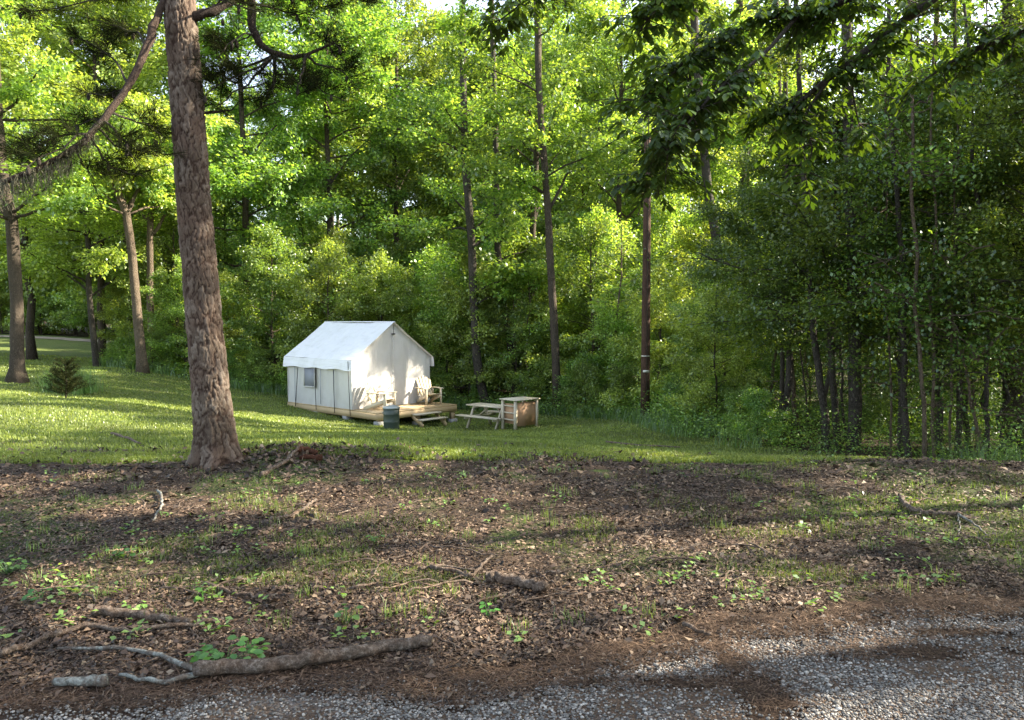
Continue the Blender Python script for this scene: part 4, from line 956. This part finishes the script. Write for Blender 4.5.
for (b, cnt) in [(B1, 70), (B2, 120), (B3, 60), (B4, 14), (B5, 10), (B6, 60), (B7, 60), (B8, 40), (B9, 40)]:
    for k in range(cnt):
        i_ = rg.integers(len(b) // 3, len(b)); p0 = b[i_]; d = rg.normal(0, 1, 3) * np.array([1, .8, .5]); d[2] -= .2; d /= np.linalg.norm(d)
        ln = rg.uniform(.15, .5); e = p0 + d * ln; ml.tube(np.array([p0, (p0 + e) / 2 + (0, 0, .02), e]), [.006, .004, .003], 4, False)
        for q_ in range(4): sprays.append((p0 * (q_ * .25) + e * (1 - q_ * .25) + rg.normal(0, .03, 3), d))
# other parts of the crown, above and beside the view
for k in range(18):
    z_ = rg.uniform(5.5, 12.5); az = rg.uniform(0, 6.28); c0 = tp[int(z_ / 13 * 15)]; Ln = rg.uniform(2, 3.8) * (1 - (z_ - 5) / 16)
    b = jitter_line(c0, c0 + np.array([math.cos(az), math.sin(az), .3]) * Ln, 8, .06, rg)
    if any((HB + b[-1])[0] < .6 * (HB + b[-1])[1] and (HB + b[-1])[2] < 7 for _ in (0,)): continue
    ml.tube(b, np.linspace(.035, .008, 8), 6, False)
    for q_ in range(30): i_ = rg.integers(3, 8); d = rg.normal(0, 1, 3); sprays.append((b[i_] + rg.normal(0, .3, 3), d / np.linalg.norm(d)))
ml.build('limbs', M['bark_dark'], hick, True)
Pn = []; Dn = []; Nn = []; Ln_ = []
for (c_, d) in sprays:
    az0 = math.atan2(d[1], d[0]) + rg.normal(0, .5)
    for q_, (da, ll) in enumerate([(0, 1.1), (.75, .95), (-.75, .95), (1.5, .7), (-1.5, .7)]):
        a_ = az0 + da + rg.normal(0, .1); droop = -rg.uniform(.35, 1.1)
        Pn.append(c_ + rg.normal(0, .01, 3)); Dn.append((math.cos(a_), math.sin(a_), droop)); Nn.append((rg.normal(0, .3) + math.cos(a_) * .6, rg.normal(0, .3) + math.sin(a_) * .6, 1)); Ln_.append(.105 * ll * rg.uniform(.8, 1.2))
Pn, Dn, Nn, Ln_ = map(np.array, (Pn, Dn, Nn, Ln_))
# six-point leaflets
D = Dn / np.linalg.norm(Dn, axis=1)[:, None]; Sd = np.cross(D, Nn); Sd /= np.linalg.norm(Sd, axis=1)[:, None]; N3 = np.cross(Sd, D); L = Ln_[:, None]
v = np.stack([Pn, Pn + D * L * .35 + Sd * L * .17 + N3 * L * .05, Pn + D * L * .72 + Sd * L * .2 + N3 * L * .03 , Pn + D * L - N3 * L * .08, Pn + D * L * .72 - Sd * L * .2 + N3 * L * .03, Pn + D * L * .35 - Sd * L * .17 + N3 * L * .05, Pn + D * L * .35, Pn + D * L * .72 - N3 * L * .02], 1)
fq = np.array([(6, 1, 2, 7), (6, 7, 4, 5)]); ft = np.array([(0, 1, 6), (0, 6, 5), (7, 2, 3), (7, 3, 4)])
o8 = np.arange(len(Pn))[:, None, None] * 8
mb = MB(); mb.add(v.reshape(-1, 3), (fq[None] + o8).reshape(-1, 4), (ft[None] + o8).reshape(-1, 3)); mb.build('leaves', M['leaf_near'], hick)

# ------------------------------------------------------------------ utility pole
pp = W(645, 420, 24.0); pz = gz1(pp[0], pp[1])
pole = thing('utility_pole', 'tall brown wooden utility pole in front of the woods', 'pole', (pp[0], pp[1], pz))
htop = W(645, 136, 24)[2] - pz
mb = MB(); mb.tube([(0, 0, -.3), (0, 0, 2), (.005, 0, 5), (0, 0, htop)], [.145, .138, .122, .105], 16); mb.build('post', M['pole'], pole, True)
mb = MB(); mb.tube([(.02, -.13, .2), (.02, -.125, 5), (.02, -.10, htop), (.02, -.02, htop + .75)], .018, 8); mb.build('conduit', M['bark'], pole, True)
mb = MB(); mb.box((0, -.15, 1.55), (.2, .01, .07)); mb.build('tag_plate', M['tin'], pole)
mb = MB(); mb.tube([(0, 0, 2.0), (0, 0, 2.03)], .146, 16); mb.build('strap', M['tin'], pole)

# ------------------------------------------------------------------ tent and deck
TH_ = R(48)
DZ = -1.40
N0 = W(352, 410, 26); N0 = (N0[0], 26.0, DZ)
def loc(a, b): return (N0[0] + a * math.cos(TH_) - b * math.sin(TH_), N0[1] + a * math.sin(TH_) + b * math.cos(TH_))
TW_, TL, PO = 3.5, 3.9, 1.4
deck = thing('wooden_deck', 'new pine deck platform raised on blocks under the white tent', 'deck', N0, TH_)
mb = MB(); yb = -PO
while yb < TL - .02:
    mb.box((TW_ / 2, yb + .068, -.019), (TW_ + .04, .136, .038)); yb += .143
mb.build('deck_boards', M['wood'], deck)
for (c_, s_) in [((TW_ / 2, -PO + .0, -.14), (TW_, .04, .2)), ((TW_ / 2, TL, -.14), (TW_, .04, .2)), ((0.0, (TL - PO) / 2, -.14), (.04, TL + PO, .2)), ((TW_, (TL - PO) / 2, -.14), (.04, TL + PO, .2))]:
    mb = MB(); mb.box(c_, s_); mb.build('rim_board', M['wood'], deck)
mb = MB()
for k in range(1, 8): mb.box((TW_ / 8 * k, (TL - PO) / 2, -.145), (.04, TL + PO - .1, .18))
mb.build('joists', M['wood'], deck)
for a_ in (.12, TW_ / 2, TW_ - .12):
    for b_ in (-PO + .1, -PO + .1 + (TL + PO - .2) / 3, -PO + .1 + (TL + PO - .2) * 2 / 3, TL - .1):
        wx, wy = loc(a_, b_); hgt = DZ - .24 - gz1(wx, wy)
        if hgt > .12:
            mb = MB(); mb.box((a_, b_, -.24 - hgt / 2 + .06), (.14, .14, hgt - .12)); post = mb.build('post', M['wood'], deck)
        mb = MB(); mb.box((a_, b_, -.24 - max(hgt, .1) + .03), (.3, .22, .18)); mb.build('block', M['block'], deck)
# steps
steps = bpy.data.objects.new('steps', None); COL.objects.link(steps); steps.parent = deck
sz = [(-PO - .16, -.17), (-PO - .46, -.33)]
for (b_, z_) in sz:
    mb = MB(); mb.box((1.95, b_, z_), (1.15, .27, .04)); mb.build('tread', M['wood_grey'], steps)
for a_ in (1.42, 2.48):
    mb = MB(); wx, wy = loc(a_, -PO - .62); gl = gz1(wx, wy) - DZ; mb.box((a_, -PO - .14, -.28), (.038, .06, .2)); mb.box((a_, -PO - .46, (-.35 + gl) / 2), (.038, .08, max(.05, -.35 - gl)))
    mb.beam((a_, -PO - .02, -.24), (a_, -PO - .56, gl + .04), .04, .11); mb.build('stringer', M['wood'], steps)
for c_ in list(steps.children): pass

tent = thing('wall_tent', 'white canvas wall tent with sagging roof fly on the deck', 'tent', (N0[0], N0[1], DZ + .003), TH_)
EV, RD = 1.66, 2.93; half = TW_ / 2
rg = np.random.default_rng(9)
def sheet(fn, nu, nv, thick=None):
    u_, v_ = np.meshgrid(np.linspace(0, 1, nu), np.linspace(0, 1, nv), indexing='ij'); p = fn(u_, v_)
    i, j = np.meshgrid(np.arange(nu - 1), np.arange(nv - 1), indexing='ij')
    mb = MB(); mb.add(p.reshape(-1, 3), np.stack([i * nv + j, (i + 1) * nv + j, (i + 1) * nv + j + 1, i * nv + j + 1], -1).reshape(-1, 4)); return mb
OV = .12
for side in (-1, 1):
    def roof(u_, v_, side=side):   # v: ridge(0) to eave(1)
        b_ = -OV + (TL + 2 * OV) * u_; a_ = half + side * (half + .06) * v_
        sag = -.05 * np.sin(np.pi * v_) * (.6 + .4 * np.sin(b_ * 4.2)) - .035 * np.sin(np.pi * u_) * (1 - v_)
        z_ = RD + (EV - RD) * v_ + sag + .05 * (fbm(b_ + side * 9, v_ * 2.2, .7, 3) - .5)
        return np.stack([a_, b_, z_], -1)
    rf = sheet(roof, 50, 22).build('roof', M['fly'], tent, True)
    def val(u_, v_, side=side):
        b_ = -OV + (TL + 2 * OV) * u_; a_ = half + side * (half + .06 + .07 * v_ + .02 * np.sin(b_ * 6) * v_)
        z_ = EV - .34 * v_ - .02 * np.sin(b_ * 5 + 1) * v_ + .012 * (fbm(b_, v_, .5, 5) - .5) * 2
        return np.stack([a_, b_, z_], -1)
    sheet(val, 50, 8).build('valance', M['fly'], tent, True)
    def wall(u_, v_, side=side):
        b_ = TL * u_; a_ = half + side * (half - .01 + .018 * np.sin(b_ * 11) * np.sin(np.pi * v_) - .02 * np.sin(np.pi * v_))
        return np.stack([a_, b_, EV * (1 - v_) + 0 * u_], -1)
    sheet(wall, 60, 12).build('side_wall', M['canvas'], tent, True)
for yy in (0.0, TL):
    def gab(u_, v_, yy=yy):
        a_ = TW_ * u_; top = EV + (RD - EV - .02) * (1 - np.abs(2 * u_ - 1))
        z_ = top * v_; return np.stack([a_, yy + .02 * np.sin(a_ * 7 + z_ * 1.3) * np.sin(np.pi * v_) + .07 * (fbm(a_ * 1.6, z_ * .6, .5, 4) - .5), z_], -1)
    sheet(gab, 50, 26).build('end_wall', M['canvas'], tent, True)
# door seam, toggles, piping
mb = MB(); mb.box((half, -.035, 1.25), (.03, .006, 2.4)); mb.box((half - .75, -.035, 1.0), (.012, .006, 1.95)); mb.box((half + .75, -.035, 1.0), (.012, .006, 1.95))
mb.build('door_flap_seam', M['canvas'], tent)
mb = MB(); mb.tube([(half, -.04, 1.18), (half, -.04, .1)], .006, 5); mb.build('zipper', M['mesh'], tent)
mb = MB(); mb.box((half, -.06, RD - .42), (.14, .05, .04)); mb.tube([(half, -.06, RD - .4), (half, -.08, RD - .1)], .008, 5); mb.build('hook', M['web'], tent)
mb = MB(); mb.tube([(half, -.14, RD + .0), (half, TL + .14, RD + .0)], .02, 8); mb.build('ridge_pole', M['fly'], tent, True)
# window in the left wall
wn = MB(); wn.box((-.035, 2.42, .98), (.012, .62, .66)); wn.build('window', M['mesh'], tent)
fr = MB()
for (c_, s_) in [((-.045, 2.42, 1.33), (.02, .72, .05)), ((-.045, 2.42, .63), (.02, .72, .05)), ((-.045, 2.09, .98), (.02, .05, .66)), ((-.045, 2.75, .98), (.02, .05, .66))]: fr.box(c_, s_)
fr.build('window_frame', M['canvas'], tent)
for b_ in (3.35, 1.75, .95):
    mb = MB(); mb.box((-.038, b_, .72), (.008, .02, 1.3)); mb.build('seam', M['mesh'], tent)
for (b0, z0, b1, z1) in [(3.0, 1.3, 3.3, -.12), (1.95, 1.3, 2.0, -.15), (.85, 1.3, .9, -.18), (.02, 1.62, .02, -.2)]:
    mb = MB(); mb.tube([(-.13, b0, z0), (-.10, (b0 + b1) / 2, (z0 + z1) / 2), (-.06, b1, z1)], .012, 5); mb.build('tie_rope', M['web'], tent)
mb = MB(); mb.tube([(TW_ + .1, -.1, EV - .02), (TW_ + .12, -.12, EV - .4)], .012, 5); mb.build('tie_rope', M['web'], tent)

# ------------------------------------------------------------------ deck chairs
def make_chair(label, x, y, z, rz):
    t = thing('deck_chair', label, 'chair', (x, y, z), rz, 'pale wooden slatted chairs on the deck')
    mat = M['wood_chair']
    mb = MB()
    for k in range(6): f = k / 5; mb.box((0, -.34 + f * .5, .37 - f * .14), (.54, .085, .022), Matrix.Rotation(R(-15), 3, 'X'))
    mb.build('seat', mat, t)
    mb = MB()
    for k in range(5):
        o_ = (k - 2) * .112; hh = .98 - .05 * abs(k - 2)
        mb.beam((o_ * .8, .16, .22), (o_ * 1.12, .16 + .36 * hh / .98, hh), .095, .02, (0, 1, 0))
    mb.beam((-.27, .30, .52), (.27, .30, .52), .03, .06); mb.build('backrest', mat, t)
    for s_ in (-1, 1):
        mb = MB(); mb.box((s_ * .29, -.36, .28), (.03, .11, .56)); mb.build('leg', mat, t)
        mb = MB(); mb.beam((s_ * .27, -.38, .34), (s_ * .27, .46, .04), .03, .12); mb.build('leg', mat, t)
        mb = MB(); mb.box((s_ * .335, -.06, .575), (.13, .72, .025)); mb.box((s_ * .30, .27, .44), (.03, .05, .26)); mb.build('armrest', mat, t)
    return t
x_, y_ = loc(.62, -.72); make_chair('pale slatted wooden chair beside trash can, facing right', x_, y_, DZ, R(68))
x_, y_ = loc(2.98, -.52); make_chair('pale slatted wooden chair at deck right corner beside the tent', x_, y_, DZ, R(33))

# ------------------------------------------------------------------ trash can
p = W(391.5, 428, 24.3); z_ = gz1(p[0], p[1])
t = thing('trash_can', 'dark green round metal trash can with grey lid before the deck', 'trash can', (p[0], p[1], z_))
mb = MB(); prof = [(.245, 0), (.25, .02), (.25, .22), (.257, .235), (.25, .25), (.25, .46), (.257, .475), (.25, .49), (.255, .66)]
mb.tube([(0, 0, h_) for _, h_ in prof], [r_ for r_, _ in prof], 28); mb.build('body', M['can'], t, True)
mb = MB(); mb.tube([(0, 0, .64), (0, 0, .69), (0, 0, .70), (0, 0, .735), (0, 0, .75)], [.268, .272, .255, .16, .05], 28); lid = mb.build('lid', M['lid'], t, True)
mb = MB(); mb.tube([(-.07, 0, .73), (-.05, 0, .775), (.05, 0, .775), (.07, 0, .73)], .009, 6); mb.build('handle', M['lid'], lid, True)
for s_ in (-1, 1):
    mb = MB(); mb.tube([(s_ * .25, -.06, .5), (s_ * .29, -.05, .52), (s_ * .29, .05, .52), (s_ * .25, .06, .5)], .008, 6); mb.build('side_handle', M['lid'], t, True)

# ------------------------------------------------------------------ picnic table
ct = W(493, 425, 25.9); z_ = gz1(ct[0], ct[1])
t = thing('picnic_table', 'weathered pale wooden picnic table between deck and prep box', 'picnic table', (ct[0], ct[1], z_), R(-40))
mat = M['wood_grey']; LT = 1.8
mb = MB()
for k in range(5): mb.box((0, (k - 2) * .145, .745), (LT, .138, .038))
mb.build('table_top', mat, t)
for s_ in (-1, 1):
    mb = MB()
    for k in (0, 1): mb.box((0, s_ * (.66 + k * .145), .44), (LT, .138, .038))
    mb.build('bench', mat, t)
for e_ in (-1, 1):
    ex = e_ * .62
    for s_ in (-1, 1):
        mb = MB(); mb.beam((ex, s_ * .60, 0), (ex, s_ * .24, .725), .09, .04, (1, 0, 0)); mb.build('leg', mat, t)
    mb = MB(); mb.box((ex + .045, 0, .375), (.04, 1.55, .09)); mb.box((ex + .045, 0, .70), (.04, .68, .08)); mb.build('crossbeam', mat, t)
for e_ in (-1, 1):
    mb = MB(); mb.beam((e_ * .6, 0, .37), (e_ * .15, 0, .72), .04, .08, (0, 1, 0)); mb.build('brace', mat, t)

# ------------------------------------------------------------------ prep box
nb = W(515.5, 429, 24.6); z_ = gz1(nb[0], nb[1])
t = thing('prep_station', 'boxy wooden cook station with orange plywood side and slatted end', 'cabinet', (nb[0], nb[1], z_), R(42))
LA, LB, HH = .92, .60, .94
for (a_, b_) in ((0, 0), (LA, 0), (0, LB), (LA, LB)):
    mb = MB(); mb.box((a_, b_, HH / 2 - .04), (.085, .085, HH)); mb.build('leg', M['wood_grey'], t)
mb = MB()
for k in range(5): mb.box((LA / 2, -.02 + k * .16, HH + .0), (LA + .16, .152, .035))
mb.build('top', M['wood_grey'], t)
for k in range(3):
    mb = MB(); mb.box((0, LB / 2, .30 + k * .22), (.03, LB - .09, .04)); mb.build('rail', M['wood_grey'], t)
mb = MB(); mb.box((LA / 2, .0, .48), (LA - .085, .018, .76)); mb.build('side_panel', M['ply'], t)
mb = MB(); mb.box((.05, LB / 2, .5), (.018, LB - .09, .62)); mb.build('side_panel', M['ply'], t)
mb = MB(); mb.box((LA, LB / 2, .5), (.018, LB - .09, .62)); mb.build('side_panel', M['ply'], t)
mb = MB(); mb.box((LA / 2, LB / 2, .18), (LA - .09, LB - .09, .02)); mb.build('shelf', M['ply'], t)

# ------------------------------------------------------------------ small cedar on the left lawn
p = W(66, 400, 22.5); z_ = gz1(p[0], p[1]); rg = np.random.default_rng(50)
t = thing('cedar_sapling', 'small dark feathery cedar sapling on the left lawn', 'sapling', (p[0], p[1], z_))
mt = MB(); mt.tube(jitter_line((0, 0, -.05), (0, 0, 1.15), 6, .02, rg), np.linspace(.025, .005, 6), 6); mt.build('trunk', M['bark_dark'], t, True)
mc = MB()
for k in range(90):
    z0 = rg.uniform(.1, 1.1); az = rg.uniform(0, 6.28); Ln = .85 * (1 - z0 / 1.6) * rg.uniform(.6, 1.1); el = rg.uniform(.2, .8)
    d = np.array([math.cos(az) * math.cos(el), math.sin(az) * math.cos(el), math.sin(el)]); mc.tube(np.array([(0, 0, z0), np.array((0, 0, z0)) + d * Ln]), [.006, .002], 3, False)
    nn = 110; s_ = rg.uniform(.15, 1, nn)[:, None]; mc.leaves(np.array((0, 0, z0)) + d * Ln * s_ + rg.normal(0, .02, (nn, 3)), d[None] + rg.normal(0, .6, (nn, 3)), rg.normal(0, 1, (nn, 3)), rg.uniform(.03, .08, nn), np.full(nn, .006), .02)
mc.build('crown', M['needle'], t)
# pale weed clump behind it
p = W(70, 388, 25.5); z_ = gz1(p[0], p[1]); n = 2600
mb = MB(); px = rng.normal(0, .35, (n, 2)); mb.blades(np.stack([p[0] + px[:, 0] - 0, p[1] + px[:, 1], np.full(n, z_)], 1), rng.uniform(.3, 1.0, n), np.full(n, .005), rng, .35)
tag(mb.build('weed_clump', M['weed']), 'tall pale green weeds behind the small cedar', 'weeds', kind='stuff')

# ------------------------------------------------------------------ fallen wood
def fallen(name, label, uv, r, mat='stick', forks=(), cat='branch', group=None, lift=0.0, seg=10, n=22):
    rg = np.random.default_rng(int(uv[0][0] * 7 + uv[0][1]))
    P3 = np.array([G(u, v) for (u, v) in uv]); b0 = P3[0].copy()
    t = thing(name, label, cat, tuple(b0), 0, group)
    if len(uv) <= 3: n = 9
    def path(P3, n):
        p = smooth_line(P3, n); return p
    p = path(P3, n); r = (r[0] * 1.25, r[1] * 1.25); rr = np.linspace(r[0], r[1], n) * rg.uniform(.93, 1.07, n)
    p[:, 2] = gz(p[:, 0], p[:, 1]) + rr * .85 + .02 + lift * np.linspace(0, 1, n)
    p[1:-1] += rg.normal(0, .006, (n - 2, 3))
    mb = MB(); mb.tube(p - b0, rr, seg); mb.build('stem', M[mat], t, True)
    for (k0, uvs, rf, mt_) in forks:
        q0 = p[int(k0 * (n - 1))]; Q = np.array([G(u, v) for (u, v) in uvs]); q = smooth_line(np.vstack([q0, Q]), 14); rq = np.linspace(rf, rf * .5, 14)
        q[1:, 2] = gz(q[1:, 0], q[1:, 1]) + rq[1:] * .85 + .02; q[2:-1] += rg.normal(0, .004, (11, 3))
        mb = MB(); mb.tube(q - b0, rq * rg.uniform(.85, 1.1, 14), 8); mb.build('fork', M[mt_], t, True)
    return t
fallen('fallen_log', 'long brown fallen branch along gravel edge with grey lichen forks', [(432, 652), (395, 657), (340, 668), (290, 674), (235, 680), (195, 684)], (.021, .027), 'stick',
       [(.97, [(182, 674), (160, 663), (135, 656), (95, 655), (58, 656)], .015, 'lichen'), (.99, [(182, 688), (160, 689), (140, 686), (120, 683)], .015, 'lichen')])
fallen('fallen_branch', 'short lichen covered branch piece at lower left, below the long log', [(108, 693), (88, 692), (55, 689)], (.022, .013), 'lichen')
fallen('fallen_branch', 'stout grey branch lying above the long log at left', [(94, 620), (125, 621), (160, 626), (192, 628)], (.022, .013), 'stick', [(.3, [(128, 617), (140, 612)], .009, 'stick')])
fallen('fallen_branch', 'thin bowed grey branch running to the left border', [(0, 664), (25, 654), (55, 641), (85, 632), (115, 634), (140, 640), (190, 632), (212, 625)], (.013, .007), 'stick', [(.12, [(28, 645), (32, 636), (50, 630)], .006, 'stick')])
fallen('fallen_log', 'short thick dark log piece lying in litter at centre', [(486, 586), (505, 587), (528, 592), (546, 597)], (.028, .024), 'stick')
fallen('fallen_branch', 'thin pale curved twig standing out below the pine', [(157, 494), (163, 502), (160, 514), (152, 524)], (.010, .006), 'lichen')
fallen('fallen_branch', 'dark straight stick on the sunny patch left of centre', [(265, 527), (290, 520), (305, 512), (316, 503)], (.014, .008), 'stick')
fallen('fallen_branch', 'long slender forked stick on grass at right', [(900, 500), (908, 513), (930, 518), (962, 520)], (.018, .011), 'stick', [(.97, [(975, 528), (988, 540)], .011, 'lichen'), (.98, [(960, 530), (958, 540)], .006, 'lichen')])
fallen('fallen_branch', 'stick propped on the litter mound right of the pine', [(262, 480), (275, 473), (290, 464), (302, 452)], (.020, .012), 'stick', lift=.05)
fallen('fallen_branch', 'crooked dark stick left of the short thick log', [(430, 572), (455, 576), (470, 582), (482, 570), (492, 560)], (.012, .007), 'stick')
fallen('fallen_branch', 'short grey twig by the gravel edge right of centre', [(683, 632), (700, 636), (712, 640)], (.010, .006), 'stick')
fallen('fallen_branch', 'thin dark twig right of the short thick log', [(536, 575), (545, 583), (556, 590)], (.007, .004), 'stick')
fallen('fallen_branch', 'bowed grey stick lying across litter in the lower left quarter', [(205, 590), (235, 598), (262, 604), (276, 600)], (.010, .006), 'stick')
fallen('fallen_branch', 'slender stick on the sun patch above the short thick log', [(420, 574), (440, 570), (475, 574)], (.008, .005), 'stick')
fallen('fallen_branch', 'dark stick at the edge of lawn left of the pine', [(112, 436), (128, 440), (140, 446)], (.02, .012), 'stick')
fallen('fallen_branch', 'pale dead branch lying where lawn meets the weeds', [(606, 444), (640, 447), (680, 449)], (.02, .012), 'stick')
# reddish rotten wood by the mound
for k, (u, v) in enumerate([(312, 462), (303, 455), (318, 456)]):
    p = G(u, v); rg = np.random.default_rng(k)
    mb = MB(); ln = (.13, .09, .06)[k]; q = jitter_line((-ln, 0, .03), (ln, .08 * (k - 1), .05), 7, .012, rg); mb.tube(q, rg.uniform(.018, .036, 7), 8)
    o = mb.build('rotten_wood', M['rot'], None, True, (p[0], p[1], gz1(p[0], p[1]) + .01)); o.rotation_euler = (0, 0, k * .9)
    tag(o, ['longest chunk of reddish rotten wood on litter mound beside the pine', 'reddish rotten chunk at the back left of the mound', 'smallest reddish rotten chunk at the mound right end'][k], 'rotten wood')
# small twigs
rgt = np.random.default_rng(71)
protos = []
for k in range(5):
    q = jitter_line((0, 0, .008), (.22 + .06 * k, 0, .012), 8, .012, rgt); q[:, 2] = np.clip(q[:, 2], .004, .03)
    mb = MB(); mb.tube(q, np.linspace(.005, .0025, 8), 6); e = q[4] + np.array([.07, .06 * (-1) ** k, .01]); mb.tube(np.array([q[4], (q[4] + e) / 2, e]), [.003, .0025, .002], 5)
    protos.append(mb.mesh('fallen_twig', M['stick'], True))
tx, ty = screen_uniform(300, 468, 660); kk = 0
for x_, y_ in zip(tx, ty):
    if y_ < road_edge(x_) + .3 or kk > 170 or abs(x_) > y_ * .66: continue
    o = bpy.data.objects.new('fallen_twig', protos[kk % 5]); COL.objects.link(o); s_ = rgt.uniform(.5, 1.6); o.scale = (s_, s_, s_)
    o.location = (x_, y_, gz1(x_, y_) + .004); o.rotation_euler = (0, 0, rgt.uniform(0, 6.28)); kk += 1
    tag(o, 'small thin twig lying loose in the leaf litter', 'twig', 'small twigs in the litter')
# bright seedlings
def seedling(label, u, v, nl, size, spread):
    p = G(u, v); z_ = gz1(p[0], p[1]); rg = np.random.default_rng(int(u)); t = thing('seedling', label, 'plant', (p[0], p[1], z_))
    ms_ = MB(); Pn = []; Dn = []
    for k in range(nl):
        a_ = rg.uniform(0, 6.28); rr_ = rg.uniform(.1, 1) * spread; h_ = rg.uniform(.03, .10)
        e = np.array([math.cos(a_) * rr_, math.sin(a_) * rr_ * .6, h_]); ms_.tube(np.array([(0, 0, 0), e * (.6, .6, .8), e]), [.002, .0015, .001], 4, False); Pn.append(e); Dn.append((math.cos(a_), math.sin(a_), rg.uniform(-.3, .1)))
    ms_.build('stem', M['seedling'], t)
    Pn = np.array(Pn); Dn = np.array(Dn); L = size * rg.uniform(.7, 1.2, nl); mb = MB()
    D = Dn / np.linalg.norm(Dn, axis=1)[:, None]; Nn = np.stack([rg.normal(0, .2, nl), rg.normal(-.3, .2, nl), np.ones(nl)], 1); Sd = np.cross(D, Nn); Sd /= np.linalg.norm(Sd, axis=1)[:, None]; N3 = np.cross(Sd, D); L = L[:, None]
    v = np.stack([Pn, Pn + D * L * .3 + Sd * L * .32 + N3 * L * .08, Pn + D * L * .7 + Sd * L * .3 + N3 * L * .05, Pn + D * L, Pn + D * L * .7 - Sd * L * .3 + N3 * L * .05, Pn + D * L * .3 - Sd * L * .32 + N3 * L * .08, Pn + D * L * .3, Pn + D * L * .7], 1)
    o8 = np.arange(nl)[:, None, None] * 8; mb.add(v.reshape(-1, 3), (fq[None] + o8).reshape(-1, 4), (ft[None] + o8).reshape(-1, 3)); mb.build('leaves', M['seedling'], t)
seedling('bright green broad leaved seedling growing behind the long log', 226, 668, 30, .05, .14)
seedling('second bright leaved seedling just right of the largest one', 250, 658, 12, .045, .06)
seedling('pale green seedling in litter above the long log', 347, 626, 8, .045, .05)
seedling('small yellow green seedling left of the stout grey branch', 40, 604, 10, .045, .09)
seedling('lone bright seedling in litter left of centre', 203, 605, 7, .045, .05)
seedling('bright green leafy weed at the left border', 8, 576, 26, .04, .14)
seedling('yellow green seedling on the sun patch left of centre', 120, 560, 12, .045, .10)
seedling('little green seedling above the gravel at centre', 487, 620, 6, .04, .04)
seedling('green seedling in the litter between two sun patches', 375, 544, 8, .045, .05)
